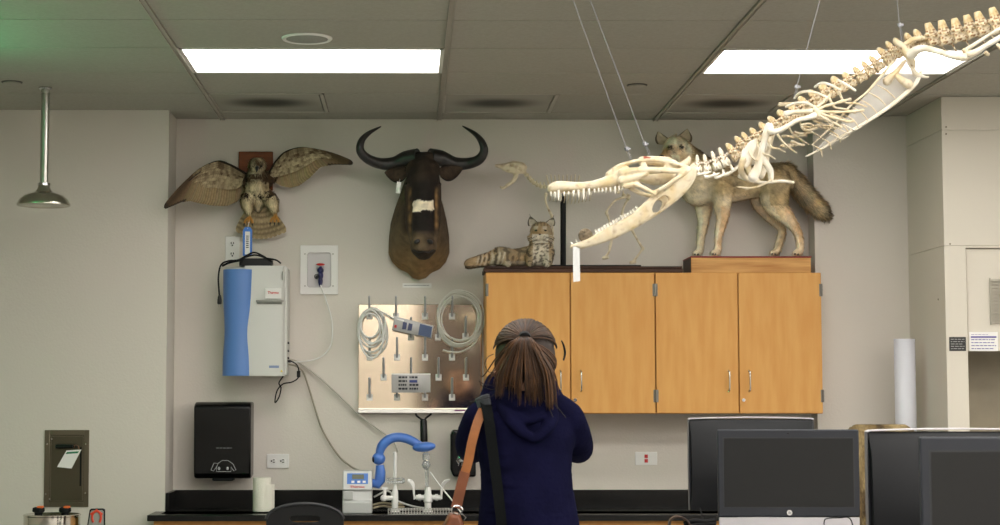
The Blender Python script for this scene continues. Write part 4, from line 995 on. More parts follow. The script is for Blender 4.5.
hd.e((417, 242, -.215), 4.5, 4, 4.5); hd.e((430, 242, -.215), 4.5, 4, 4.5)
hd.ch([(411, 188, -.05), (410.5, 205, -.05), (412, 225, -.06), (416, 246, -.1)], [7, 6, 6.5, 5]); hd.ch([(434.5, 188, -.05), (435.5, 205, -.05), (434, 225, -.06), (431, 246, -.1)], [7, 6, 6.5, 5])
hd.ch([(408, 160, .04), (415, 158, .0), (424, 157, -.01), (433, 158, 0), (441, 160, .04)], [5, 6, 5.5, 6, 5])
B.v = B.v; b0 = len(B.v); B.add(hd.v, hd.f)
WB, WD, WT, WL = lin((72, 58, 44)), lin((27, 22, 19)), lin((152, 118, 74)), lin((112, 95, 70))
def paint_wb(p, n):
    x, y = pxo(p); ff = (YB-p.y); c = mixc(WB, WL, .35+nz(p, 7)*.5+max(0, (y-215)/70)*.5)
    c = mixc(c, WT, .6*max(0, min(1, (y-240)/28)))
    dx = abs(x-423.3)
    if ff > .26:
        c = mixc(c, mixc(WB, WD, .55), min(1, (ff-.26)/.05))
        c = mixc(c, WD, .92*max(0, min(1, (12.5+max(0, 200-y)*.22-dx)/3))*max(0, min(1, (239-y)/9)))
        if 201+3*nz(p, 22, 7) < y < 210.5+3*nz(p, 30) and dx < 10.6+1.5*nz(p, 25, 2) and ff > .3: c = lin((238, 224, 196))
        if y > 230: c = mixc(c, mixc(WB, WL, .35+nz(p, 12)), min(1, (y-230)/8))
        if y > 250: c = mixc(WD, WB, .4)
    if 186 < y < 234 and ff > .2: c = mixc(c, WT, .75*max(0, 1-abs(dx-13.2)/2.6)*max(0, min(1, (y-186)/8))*max(0, min(1, (234-y)/8))*(.6+1.2*nz(p, 30)))
    if y < 184: c = mixc(c, mixc(WD, WB, .3+.8*nz(p, 10)), max(0, min(1, (184-y)/12))*.9)
    return c
B.remesh('body', FUR, .0075, root, 4, paint_wb, (9000, .012, .0016, .12), furdir=lambda p: V((0, 0, -1)))
HORN = mat('horn', (34, 31, 29), .38, var=.3, vscale=20)
for pts in ([(418, 157, -.03), (406, 159, .0), (394, 163.5, .02), (380, 163.5, .01), (368, 159, -.03), (360.5, 151, -.06), (361.5, 141, -.06), (369, 133, -.03), (381, 126.5, .02)],
            [(430, 157, -.03), (441, 158.5, .0), (454, 163.5, .02), (468, 163.5, .01), (479, 159.5, -.03), (484, 151, -.06), (481.5, 141.5, -.06), (474.5, 133.5, -.03), (462.5, 126, .02)]):
    cv = curvepx([(x, y, 9.78+d) for x, y, d in pts], 9.78, 8)
    MB().tube(cv, lerps([8.5*w_, 8*w_, 6.6*w_, 5.6*w_, 4.9*w_, 4.2*w_, 3.4*w_, 2.2*w_, .5*w_], len(cv)), 18).build('horn', HORN, root, ang=80)
for (bx, by, tx, ty, sx) in ((407, 172, 384.5, 172.5, -1), (440, 172, 463, 168.5, 1)):
    N = 12; vs = []; base = P(bx, by, 9.75); tip = P(tx, ty, 9.77)
    for i in range(N+1):
        f = i/N; hw = 8.3*w_*math.sin(math.pi*min(1, (f*.93+.07)**.8))**.75+.001; c_ = base.lerp(tip, f)+V((0, 0, -.012*math.sin(math.pi*f)))
        for k in range(7): a_ = math.pi*(k/6); vs.append(c_+V((0, .45*hw*math.sin(a_)+.004, -hw*math.cos(a_))))
        for k in range(7): a_ = math.pi*(1-k/6); vs.append(c_+V((0, .3*hw*math.sin(a_)-.001, -hw*.82*math.cos(a_))))
    fs = [(i*14+k, i*14+(k+1) % 14, (i+1)*14+(k+1) % 14, (i+1)*14+k) for i in range(N) for k in range(14)]+[tuple(range(13, -1, -1)), tuple(N*14+k for k in range(14))]
    cs = [mixc(WB, WD, .2) if (i % 14) < 7 else mixc(WB, WD, .3+.8*nz(vs[i], 60)) for i in range(len(vs))]
    cs = [mixc(c, WD, .8) if (i % 14) in (0, 6, 7, 13) else c for i, c in enumerate(cs)]
    MB().add(vs, fs, cs).build('ear', FUR, root, ang=180)
for x in (407.5, 439): MB().sph(P(x, 184.5, 9.69), (.014, .012, .014)).build('eye', EYE, root)
for x in (417, 430): MB().sph(P(x, 241.5, 9.505), (.018, .012, .012), Matrix.Rotation(.5*(1 if x > 420 else -1), 3, 'Y')).build('nostril', NOSE, root)
MB().tube([P(x, y, 9.49+abs(x-423.5)*.004) for x, y in ((413, 250), (418, 252.5), (423.5, 251.5), (429, 252.5), (434, 250))], .004, 8).build('mouth', NOSE, root)
q = P(398.5, 187.5, 9.70)
t = thing('ear_tag', 'small white paper tag hanging from the left ear of the horned head', 'tag', q)
MB().obox(q, (.024, .0015, .062), Matrix.Rotation(.12, 3, 'Y')).build('card', WHITEM, t); MB().tube([q+V((.003, 0, .028)), P(400, 179, 9.73)], .0012, 6).build('string', WHITEM, t)

# ---- hawk
Yh = 9.98
root = thing('mounted_hawk', 'brown and white hawk with spread wings mounted on the wall', 'mounted bird', V((P(257, 239, YB).x, YB, P(257, 239, YB).z)))
a, b = P(239, 152, YB), P(273, 191, YB)
MB().box((a.x, YB-.025, b.z), (b.x, YB-.001, a.z)).build('wooden_plaque', PLAQUEW, root, bevel=.004)
HB, HW, HK, HT, HO = lin((88, 68, 46)), lin((222, 208, 170)), lin((44, 34, 25)), lin((174, 152, 114)), lin((206, 150, 60))
B = PX(Yh)
B.ch([(258, 206, .0), (257.5, 199, -.02), (257, 188, -.05), (257, 178, -.06), (257, 170, -.07)], [5, 8.5, 11.5, 10.5, 7.5])
B.e((257, 165.5, -.085), 8.2, 8.5, 8)
B.ch([(245, 178, -.0), (250, 181, -.03)], [6, 8]); B.ch([(271, 176, -.0), (265, 180, -.03)], [6, 8])
B.ch([(250, 194, -.05), (247.5, 202, -.07), (249, 212, -.08)], [6.5, 7.2, 3.2]); B.ch([(266, 194, -.05), (271, 201, -.07), (275, 210, -.08)], [6.5, 7.2, 3.2])
def paint_hk(p, n):
    x, y = pxo(p)
    if y < 174: 
        c = mixc(HB, HW, .25+.9*nz(p, 30)); return mixc(c, HW, .5) if 166 < y < 171 and abs(x-257) < 5 else c
    if y < 182: return mixc(HB, HK, .5+nz(p, 22)) if abs(x-257) > 6 or y < 179 else mixc(HB, HW, .5)
    c = mixc(HW, HT, .5+1.2*nz(p, 18)); c = mixc(c, HB, max(0, nz(p, 40, 2))*.9)
    if 191 < y < 198 and nz(p, 55) > .05: c = HK
    if abs(x-257) > 12 and y < 195: c = HB
    return c
B.remesh('body', FUR, .006, root, 2, paint_hk, (6500, .026, .003, .22), furdir=lambda p: V((0, 0, -1)))
# wings and tail are laid up from single feathers
def feather(mb, r, t, w, side, base, bar, nb=7, dy=0, seg=14, tipc=None):
    r, t = V(r), V(t); d = t-r; u = d.normalized(); sd = V((u.z, 0, -u.x)); vs = []; cs = []; fs = []
    for i in range(seg+1):
        f = i/seg; hw = w/2*(math.sin(math.pi*min(1, .12+f*.6)))**.6*(1 if f < .85 else math.sqrt(max(0, 1-((f-.85)/.16)**2)))
        c_ = r+d*f; isbar = (f*nb) % 1 > .62; c = bar if isbar else base
        if tipc and f > .86: c = tipc
        for k, (kk, yy) in enumerate(((-1, .004), (-.1, 0), (1, .003))):
            vs.append(c_+sd*hw*kk+V((0, yy+dy, 0))); cs.append(mixc(c, bar, .6) if k == 1 else c)
    for i in range(seg):
        for k in range(2): fs.append((i*3+k, i*3+k+1, (i+1)*3+k+1, (i+1)*3+k))
    b = len(vs); vs2 = [p+V((0, .0016, 0)) for p in vs]
    fs2 = [tuple(b+i for i in reversed(f)) for f in fs]
    mb.add(vs+vs2, fs+fs2, cs+cs)
def interp(pl, f):
    k = min(int(f*(len(pl)-1)), len(pl)-2); g = f*(len(pl)-1)-k; return tuple(a_*(1-g)+b_*g for a_, b_ in zip(pl[k], pl[k+1]))
def wing(lead, trail, sweep, nm, rn):
    mb = MB(); rnd = random.Random(rn); N = 34
    swp = lambda f: -sweep*max(0, f-.15)**1.6
    # primaries + secondaries from the leading edge down to the trailing edge
    for i in range(N):
        f = i/(N-1); a_ = interp(lead, f); b_ = interp(trail, f); dy = .05*math.sin(f*3.0)*-1-.0012*i
        c1 = mixc(mixc(HT, HB, .15), HB, max(0, f-.68)*3.2); c1 = tuple(x*rnd.uniform(.93, 1.05) for x in c1)
        c2 = mixc(mixc(HB, HK, .35), HK, max(0, f-.6)*2.4)
        feather(mb, P(a_[0], a_[1], Yh+.01+swp(f)), P(b_[0], b_[1], Yh+.01+dy*.3+swp(f*1.02)), .040 if f < .75 else .034, 1, c1, c2, 9, -.0012*i, 18, None if f < .8 else HK)
    # coverts in shorter rows
    for row, (k, L_) in enumerate(((.36, .60), (.28, .52), (.21, .44), (.15, .36), (.09, .28), (.04, .22), (0, .15))):
        for i in range(84):
            f = i/83*.92+rnd.uniform(-.012, .012); f = max(0, f); a_ = interp(lead, f); b_ = interp(trail, f)
            s0 = (a_[0]+(b_[0]-a_[0])*k, a_[1]+(b_[1]-a_[1])*k); s1 = (a_[0]+(b_[0]-a_[0])*L_, a_[1]+(b_[1]-a_[1])*L_)
            m_ = nz(V((s0[0]*.22+rn, s0[1]*.3, row*3)), 1)+rnd.uniform(-.12, .12); c1 = mixc(mixc(HW, HT, .55), HB, .35+m_*.75+(.3 if row > 3 else 0)+max(0, f-.6))
            feather(mb, P(s0[0], s0[1], Yh+swp(f)), P(s1[0], s1[1], Yh+swp(f)), .013, 1, c1, mixc(c1, HK, .45), 3, -.044-.004*row, 7)
    # arm and dark leading edge
    ld = [P(x, y, Yh-.035+swp(i/(len(lead)-1))) for i, (x, y) in enumerate(lead)]; mb.cc = HK; mb.tube(spline(ld, 5), lerps([.022, .02, .018, .014, .011, .007, .003], (len(ld)-1)*5+1), 10, flat=.8); mb.cc = (1, 1, 1)
    mb.build(nm, FEATH, root, ang=180, fixn=True)
wing([(245, 176), (238, 171.5), (229, 166.5), (219, 163), (208, 166), (201, 170), (195, 175), (189, 181)],
     [(243, 192), (236, 202), (226, 206.5), (213, 206), (201, 204), (190, 201.5), (180, 203), (165.5, 209)], .40, 'wing', 1)
wing([(271, 175), (277, 164), (285, 155), (295, 150.5), (303, 149), (311, 149.5), (318, 151), (325, 153)],
     [(274, 180), (283, 186), (291, 188), (299, 186), (309, 179), (320, 168), (336, 164.5), (353, 164.5)], .12, 'wing', 5)
mb = MB()
for i in range(11):
    f = i/10; x = 237.5+(285-237.5)*f; y = 232.5+6.5*math.sin(math.pi*f)
    feather(mb, P(258+(f-.5)*5, 200, Yh-.005), P(x, y, Yh+.03), .050, 1, mixc(HT, HW, .15), mixc(HT, HK, .55), 9, -.0015*abs(i-5)+.01, 16)
mb.build('tail', FEATH, root, ang=180)
for (x, y) in ((249.5, 213), (275.5, 212)):
    ft = MB(); q = P(x, y, Yh-.07); ft.tube([q, P(x, y+4, Yh-.08)], .009, 10)
    e = P(x, y+4, Yh-.08); ck = MB()
    for dx in (-.026, -.004, .018):
        m1 = e+V((dx*.8, -.01, -.020)); m2 = e+V((dx, -.008, -.036)); ft.tube(spline([e, m1, m2], 4), .0068, 8); ck.tube(spline([m2, m2+V((dx*.1, -.006, -.008)), m2+V((dx*.1, .002, -.020))], 4), lerps([.0055, .004, .0008], 9), 8)
    o = ft.build('foot', mat('yellow_scale', (176, 122, 50), .5), root); ck.build('talons', NOSE, o)
q = P(257, 168, Yh-.135)
MB().tube(spline([q+V((0, .012, .004)), q+V((0, -.006, -.001)), q+V((0, -.012, -.016)), q+V((0, -.008, -.024))], 4), lerps([.011, .010, .006, .001], 13), 10).build('beak', mat('beak', (50, 48, 48), .35), root)
for dx in (-.021, .021): MB().sph(q+V((dx, .012, .012)), .0062).build('eye', EYE, root)
# blue tag at the hawk's foot
q = P(247.5, 242, 9.86); s = 9.86/F
t = thing('specimen_tag', 'blue-bordered specimen tag with a white insert hanging from the foot of the hawk', 'tag', q)
mb = MB().prism([q+V((-4.6*s, 0, -14*s)), q+V((4.6*s, 0, -14*s)), q+V((4.6*s, 0, 12*s)), q+V((2.6*s, 0, 15*s)), q+V((-2.6*s, 0, 15*s)), q+V((-4.6*s, 0, 12*s))], (0, .003, 0)); mb.build('blue_border', mat('tag_blue', (52, 112, 196), .45), t)
MB().box(q+V((-2.5*s, -.001, -12.5*s)), q+V((2.5*s, 0, 10.5*s))).build('white_insert', WHITEM, t)
x_ = MB()
for i in range(7): x_.box(q+V((-1.4*s, -.0018, (-6+i*1.9)*s)), q+V((1.2*s, -.0008, (-5+i*1.9)*s)))
x_.build('tag_print', PRINT, t)
MB().tube([q+V((0, 0, 13.5*s)), P(249, 222, 9.88)], .0015, 6).build('string', WHITEM, t)
# ------------------------------------------------------------ hanging reptile skeleton
YK = 5.5; SK = YK/F
BONE = colmat('bone', .5, .12, 160, var=.07, vscale=35, spec=.4)
BN, BNY, BNB, BNW = lin((216, 203, 176)), lin((206, 182, 134)), lin((136, 96, 56)), lin((230, 224, 210))
def bonepaint(dark=.5, s=38):
    def f(p, n):
        a = nz(p, s); c = mixc(BN, BNY, .22+a*.9); d = nz(p, s*2.2, 5)
        return mixc(c, BNB, max(0, d-.22)*3*dark)
    return f
whitepaint = lambda p, n: mixc(BNW, BN, .4+nz(p, 30))
def Q(x, y, dy=0): return P(x, y, YK+dy)
root = thing('reptile_skeleton', 'large white hanging crocodilian skeleton with open toothed jaws', 'skeleton', Q(780, 130))
def kp(pts): return [Q(*p) for p in pts]
# skull: narrow snout widening to the cranial table
sk = MB(); W = .001
def loft(mb, secs, n=20, pw=2.4):
    vs = []
    for (x, yt, yb, hw) in secs:
        c_ = (Q(x, yt)+Q(x, yb))/2; hz = abs(yb-yt)/2*SK
        for k in range(n):
            a = 2*math.pi*k/n; ca, sa = math.cos(a), math.sin(a)
            vs.append(c_+V((0, -hw*math.copysign(abs(ca)**(2/pw), ca), hz*math.copysign(abs(sa)**(2/pw), sa))))
    fs = [(i*n+k, i*n+(k+1) % n, (i+1)*n+(k+1) % n, (i+1)*n+k) for i in range(len(secs)-1) for k in range(n)]
    fs += [tuple(range(n-1, -1, -1)), tuple((len(secs)-1)*n+k for k in range(n))]
    return mb.add(vs, fs)
loft(sk, [(547.5, 187, 191, .008), (550, 184, 193, .018), (555, 181.5, 193.5, .026), (562, 181, 193, .030), (572, 182, 192.5, .029), (582, 182.3, 192, .027), (592, 181, 191, .030), (602, 178, 190.5, .036), (612, 173, 190, .044), (620, 168.5, 189, .052), (628, 167, 188, .058)])
for s in (-1, 1):
    f = s
    # top bar, upper temporal bar, cheek bar, quadrate
    sk.chain(kp([(608, 174, f*.022), (618, 167, f*.024), (630, 162.5, f*.026), (642, 160.3, f*.03), (656, 160, f*.045), (667, 161.5, f*.055)]), [.008, .008, .0065, .0055, .006, .007], sp=3)
    sk.chain(kp([(622, 173, f*.05), (636, 171, f*.062), (650, 170, f*.07), (664, 170.5, f*.078), (678, 171, f*.082), (690, 170, f*.084)]), [.014, .012, .010, .009, .009, .010], sp=3)
    sk.chain(kp([(622, 181, f*.056), (634, 178, f*.064), (646, 174, f*.07)]), [.014, .011, .008], sp=3)
    sk.chain(kp([(625, 186, f*.058), (636, 185, f*.066), (646, 189, f*.072), (655, 194, f*.078)]), [.009, .008, .0065, .006], sp=3)
    sk.chain(kp([(655, 192, f*.078), (666, 186, f*.083), (676, 179, f*.086), (688, 171, f*.088)]), [.006, .0062, .007, .0085], sp=3)
    sk.chain(kp([(667, 161.5, f*.055), (676, 164, f*.065), (690, 169, f*.08)]), [.008, .008, .008], sp=3)
    sk.chain(kp([(644, 164, f*.03), (645, 170, f*.06)]), [.006, .006])
    sk.chain(kp([(628, 186, f*.04), (640, 193, f*.035), (655, 196, f*.03), (668, 190, f*.025)]), [.008, .007, .006, .006], sp=3)
sk.chain(kp([(642, 161, 0), (656, 161, 0), (668, 163, 0), (678, 168, 0)]), [.014, .016, .018, .016], sp=2)
sk.chain(kp([(667, 163, -.055), (667, 163, .055)]), [.008, .008], sp=2)
sk.chain(kp([(640, 176, 0), (655, 178, 0), (670, 176, 0)]), [.018, .024, .02], sp=2)
for s in (-1, 1):
    sk.prism([Q(x, y, s*.058-.003) for x, y in ((626, 168), (640, 167.5), (641, 162.5), (646, 162), (648, 167), (664, 167), (666, 162), (672, 163), (690, 168), (690, 172), (664, 173), (640, 175), (626, 180))], (0, .007, 0))
    sk.chain(kp([(632, 178, s*.055), (638, 184, s*.06), (640, 188, s*.06)]), [.009, .008, .006], sp=2)
skull = sk.remesh('skull', BONE, .0028, root, 3, bonepaint(.35))
# lower jaw: two rami meeting at the tip
jw = MB()
def ramus(f):
    up = [(570, 245.2), (578, 242.5), (588, 238.3), (600, 231.5), (612, 224.5), (624, 218), (634, 212), (644, 202.5), (654, 193.5), (666, 184.5), (678, 176.5), (688, 169.5), (694, 165.5)]
    lo = [(571, 247.5), (580, 248.3), (592, 246.5), (604, 243), (616, 238.5), (628, 232.5), (640, 226), (652, 219), (664, 211), (676, 202), (686, 193), (693, 184), (697.5, 173)]
    hw = [0, .010, .016, .024, .032, .040, .048, .056, .064, .072, .080, .086, .090]
    th = [.006, .008, .009, .009, .009, .009, .009, .009, .0085, .0085, .009, .010, .010]
    vs = []; n = 10
    for (a, b, h, t_) in zip(up, lo, hw, th):
        A, B_ = Q(a[0], a[1], f*h), Q(b[0], b[1], f*(h-.004 if h > .01 else h)); c_ = (A+B_)/2; d = (A-B_)/2
        for k in range(n): an = 2*math.pi*k/n; ca, sa = math.cos(an), math.sin(an); vs.append(c_+d*math.copysign(abs(sa)**.7, sa)+V((0, t_*math.copysign(abs(ca)**.7, ca), 0)))
    fs = [(i*n+k, i*n+(k+1) % n, (i+1)*n+(k+1) % n, (i+1)*n+k) for i in range(len(up)-1) for k in range(n)]
    fs += [tuple(range(n-1, -1, -1)), tuple((len(up)-1)*n+k for k in range(n))]
    jw.add(vs, fs)
ramus(-1); ramus(1)
jw.chain(kp([(572, 246.5), (582, 245.5), (590, 243)]), [.007, .011, .012])
cut = MB()
el = [(663.5+10.5*math.cos(a)*.66-5.2*math.sin(a)*.75, 201.5-10.5*math.cos(a)*.75-5.2*math.sin(a)*.66) for a in [i*math.pi/10 for i in range(20)]]
cut.prism([Q(x, y, -.14) for x, y in el], (0, .28, 0))
jaw = jw.remesh('lower_jaw', BONE, .0028, root, 2, bonepaint(.3), cut=cut)
# teeth
tm = MB(); tm.lathe((0, 0, 0), [(.55, -.35), (.62, 0), (.55, .4), (.36, .75), (.06, 1.0)], 10)
tm.c = [BNW]*len(tm.v)
proto = None
def tooth(par, x, y, dy, L_, w, ang):
    global proto
    if proto is None: proto = tm.build('tooth', BONE, None, ang=80); o = proto; o.parent = par
    else: o = copyo(proto, par)
    R = Matrix.Rotation(math.radians(ang), 4, 'Y')
    o.matrix_basis = Matrix.Translation(Q(x, y, dy)-root.location) @ R @ Matrix.Diagonal((w*SK, w*SK, L_*SK, 1))
xs = [551, 555, 558.5, 564, 568.5, 573.5, 578.5, 583.5, 589, 594.5, 598.5, 602.5, 606, 610.5, 615, 619, 622.5, 626]
ln_ = [4, 5, 8.5, 3.5, 3, 5, 6, 8.5, 5.5, 3.5, 3.6, 4, 4.2, 4.2, 6, 4, 3.5, 3.3]
ybs = [193, 193.5, 193, 193, 192.5, 192, 192, 191.5, 190.5, 190, 189.5, 189.5, 189, 189, 188.5, 187.5, 187, 186.5]
hws = [.016, .024, .028, .029, .028, .027, .026, .026, .028, .031, .034, .037, .041, .045, .048, .051, .054, .057]
for f in (-1, 1):
    for x, l_, y, h in zip(xs, ln_, ybs, hws): tooth(skull, x+(0 if f < 0 else 2.2), y, f*h, l_, 1.55 if l_ < 5 else 2.1, 180)
def jy(x):
    up = [(574, 243.5), (578, 242), (588, 237.6), (600, 230.8), (612, 224), (624, 217.5), (634, 211.5), (642, 204)]
    for (a, b) in zip(up, up[1:]):
        if a[0] <= x <= b[0]: return a[1]+(b[1]-a[1])*(x-a[0])/(b[0]-a[0])
    return up[-1][1]
for f in (-1, 1):
    for i in range(15):
        x = 596+i*2.9+(1 if f > 0 else 0); h = .018+.0017*(x-590)/1.9*.95
        tooth(jaw, x, jy(x), f*min(.052, h), 3.6-(i % 3)*.4, 1.3, -22)
    for x, l_ in ((572.5, 3.5), (577, 4)): tooth(jaw, x, jy(max(574, x))+.5, f*.006, l_, 1.3, -50 if x < 574 else -20)
# vertebrae (unit = 1 px at skeleton distance): x along the spine, z up, y sideways
def vert(kind):
    b = MB()
    b.lathe((-5.4, 0, -17), [(.01, 0), (4.4, 0), (4.8, 1.2), (3.8, 3.5), (3.8, 6.5), (4.8, 9), (4.9, 10.4), (3.6, 11.4), (.01, 11.7)], 14, V((1, 0, 0)))
    for s in (-1, 1):
        b.chain([(-2, s*2, -14), (-1, s*1.8, -11), (0, 0, -8.8)], [1.5, 1.5, 1.6]); b.chain([(2, s*2, -14), (1.5, s*1.8, -11), (0, 0, -9)], [1.4, 1.4, 1.5])
        b.chain([(3, s*2.4, -10.5), (6.4, s*2.8, -9.6)], [1.5, 1.2]); b.chain([(-3, s*2.2, -10.6), (-6, s*2.6, -9.2)], [1.4, 1.1])
    if kind == 'neck':
        for dx in (-1.3, 0, 1.3): b.chain([(dx, 0, -9), (dx*1.1, 0, -5), (dx*.6, 0, -1.4-.4*abs(dx))], [1.7, 1.7, 1.4])
        for s in (-1, 1): b.chain([(-1, s*3, -17), (-1, s*5, -19), (0, s*6, -21)], [1.3, 1.2, 1.0])
    if kind == 'trunk':
        for dx in (-1.9, 0, 1.9): b.chain([(dx, 0, -9), (dx*1.05-.4, 0, -5), (dx*.6-.8, 0, -1.2-.5*abs(dx))], [1.9, 1.8, 1.5])
        for s in (-1, 1): b.chain([(0, s*2, -12), (0, s*8, -12.5), (0, s*12, -13)], [1.9, 1.5, 1.3])
    if kind == 'tail':
        for dx in (-1, 0, 1): b.chain([(dx*4.6, 0, -12), (dx*3.0-.3, 0, -6), (dx*1.7-.6, 0, 0)], [1.6, 1.5, 1.5])
        for s in (-1, 1): b.chain([(0, s*2, -12), (0, s*7, -13), (0, s*10, -13.5)], [1.6, 1.0, .8])
        for s in (-1, 1): b.chain([(4.6, s*1.2, -20), (5.4, 0, -22), (7.5, 0, -28)], [.9, 1.0, .7])
    if kind != 'tail': b.v = [V((p.x, p.y, p.z*.92)) for p in b.v]
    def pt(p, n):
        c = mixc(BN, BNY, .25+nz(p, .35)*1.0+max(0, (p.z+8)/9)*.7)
        return mixc(c, BNB, max(0, nz(p, .5, 4)-.06)*3.2*(1 if p.z < -6 else .25))  # brown bone spotting, strengthened to stand in for shadow
    if kind == 'neck': ptf = lambda p, n: mixc(mixc(BNW, BN, .4), BNB, (max(0, nz(p, .5, 4)-.1)*2.8) if -14 < p.z < -6 else 0)
    else: ptf = pt
    o = b.remesh('vertebra', BONE, .45, None, 2, ptf); return o
proto_v = {k: vert(k) for k in ('neck', 'trunk', 'tail')}
used = set()
spines = [(697, 154.5, 17), (704, 154, 17), (711.5, 151, 17.5), (719, 147.5, 18), (727, 143, 18), (735.6, 136, 16), (742.5, 132, 16), (751, 127.5, 16), (760, 122, 16), (769, 116, 16), (778.6, 109.5, 17), (789, 102.5, 18), (799.5, 96, 18), (810, 89.5, 18), (820.5, 83, 17), (833, 76, 17), (844, 71.5, 16), (854, 66, 16), (862, 60.5, 16), (869.5, 55.5, 17), (878, 47.5, 19), (886.7, 41, 19), (895, 37.5, 19), (906.2, 32.5, 19), (915.5, 29, 19), (928.5, 24, 22), (942, 21.5, 23), (955, 19.5, 22), (967, 16, 22), (978, 12.8, 22), (992.6, 8.8, 24), (1006, 5, 23), (1019, 2, 22), (1032, 0, 21), (1045, -3, 20), (1058, -7, 19), (1071, -9, 18), (1084, -12, 17)]
def vdep(x): return 0 if x < 900 else -(x-900)*.0018
for i, (x, y, L_) in enumerate(spines):
    a = spines[max(0, i-1)]; b = spines[min(len(spines)-1, i+1)]
    ang = math.atan2(-(b[1]-a[1]), b[0]-a[0]); k = 'neck' if x < 722 else ('trunk' if x < 920 else 'tail')
    if k == 'neck': ang *= .8
    tip = Q(x, y, vdep(x)); s = SK*L_/17.0; sx = math.hypot(b[0]-a[0], b[1]-a[1])/2/11.6*SK*(2 if i in (0, len(spines)-1) else 1)
    if k == 'tail': sx = SK*1.12; s = SK*L_/20
    Mx = Matrix.Translation(tip-root.location) @ Matrix.Rotation(-ang, 4, 'Y') @ Matrix.Diagonal((min(sx, SK*1.15), s, s, 1))
    if k in used: o = copyo(proto_v[k], root)
    else: o = proto_v[k]; o.parent = root; used.add(k)
    o.matrix_basis = Mx
def bone(nm, pts, rs, sp=4, vox=.0026, paint=None, knob=None):
    b = MB().chain(kp(pts), [r*SK for r in rs], sp=sp); return b.remesh(nm, BONE, vox, root, 2, paint or bonepaint(.3))
# occipital joint and atlas
bone('atlas', [(682, 166), (687, 162), (689, 158)], [4, 3.5, 2])
bone('atlas', [(690, 171), (694, 167)], [3.5, 4])
# neck ribs: overlapping flat rods along the lower neck
for i, (x, y) in enumerate([(697, 173), (706, 176), (716, 176.5), (725, 174), (733, 169)]):
    for s in (-1, 1): bone('neck_rib', [(x-2, y-4, s*.018), (x, y+1, s*.022), (x+8, y+.2-i*1.1, s*.024), (x+14, y-1.4-i*1.7, s*.022)], [1.3, 1.7, 1.5, .7], paint=whitepaint)
# shoulder: blade, coracoid, upper arm, forearm, hand (near), and the far pair
def plate(nm, pts, th, dy, paint=None):
    b = MB().prism([Q(x, y, dy-th/2) for x, y in pts], (0, th, 0)); return b.remesh(nm, BONE, .0026, root, 2, paint or whitepaint)
for s, dx, dyx in ((-1, 0, 0), (1, 7, -3)):
    d = s*.075
    plate('shoulder_blade', [(x+dx, y+dyx) for x, y in ((757, 138), (750, 141), (741, 152), (741, 160), (745, 168), (749, 166), (753, 155), (757, 147))], .007, d)
    bone('coracoid', [(743+dx, 160+dyx, d), (741+dx, 168+dyx, d*.9), (743+dx, 175+dyx, d*.6), (752+dx, 182, d*.3)], [3.6, 3.2, 3.0, 2.2])
    bone('upper_arm', [(769+dx, 127+dyx, d*1.5), (766+dx, 133+dyx, d*1.5), (763+dx, 145+dyx, d*1.4), (760+dx, 158+dyx, d*1.25), (757+dx, 169+dyx, d*1.1), (753+dx, 177+dyx, d)], [4.6, 3.4, 2.9, 3.1, 4.4, 5.4], paint=whitepaint)
bone('forearm', [(770, 131, -.12), (776, 131.5, -.13), (786, 127, -.135), (797, 120.5, -.135), (808, 117.5, -.13), (814, 115.5, -.125)], [3.8, 2.9, 2.3, 2.2, 2.6, 3.2], paint=whitepaint)
bone('forearm', [(786, 113.5, -.115), (794, 112, -.115), (804, 111.5, -.115), (812, 111, -.115)], [3.0, 2.4, 2.2, 2.8], paint=whitepaint)
bone('forearm', [(780, 104.5, .11), (790, 104, .11), (802, 104.5, .11), (811, 106, .11)], [2.6, 2.0, 2.0, 2.6])
bone('wrist', [(815, 110, -.12), (818, 113, -.12), (816, 117, -.12)], [3.2, 3.0, 2.6])
for pts in ([(819, 109, -.12), (826, 106, -.125), (835, 103.5, -.13), (843, 101, -.13), (850, 99.3, -.13)],
            [(821, 111.5, -.12), (831, 112, -.13), (843, 112, -.135), (854, 111.3, -.135), (863, 110.3, -.135)],
            [(820, 113, -.12), (829, 116.5, -.13), (840, 119.5, -.135), (848, 121.5, -.13), (853, 121, -.13)],
            [(819, 115, -.12), (826, 119, -.125), (834, 123, -.125), (841, 127, -.125)],
            [(818, 107, -.12), (824, 101, -.12), (829, 96.5, -.12)]):
    rs = [1.9, 1.3, 1.6, 1.2, 1.0][:len(pts)]; o = MB()
    cv = spline(kp(pts), 6); r = [SK*(1.25+.5*abs(math.cos(i/len(cv)*math.pi*3))) for i in range(len(cv))]
    o.chain(cv, r, n=8).remesh('finger', BONE, .0024, root, 1, bonepaint(.3))
for pts in ([(812, 108, .11), (824, 111, .10), (836, 116, .1), (846, 119, .1)], [(812, 110, .11), (822, 118, .10), (832, 126, .1), (841, 134, .1), (851, 131.5, .1)]):
    bone('finger', pts, [1.5, 1.1, 1.3, .8])
# breastbone rods
bone('breastbone', [(740, 176, 0), (752, 181, 0), (768, 182.5, 0), (781, 181, 0), (793, 182.5, 0)], [2.6, 1.8, 1.4, 1.6, 1.7], paint=whitepaint)
bone('breastbone', [(738, 187, -.03), (752, 188, -.03), (764, 184, -.03), (772, 179, -.03)], [1.0, 1.2, 1.2, 1.0])
bone('breastbone', [(745, 190, .03), (760, 185.5, .03), (776, 180, .03)], [.9, 1.1, 1.0])
bone('breastbone', [(763, 160, .0), (770, 170, 0), (771, 180, 0)], [4, 3.4, 2.6], paint=whitepaint)
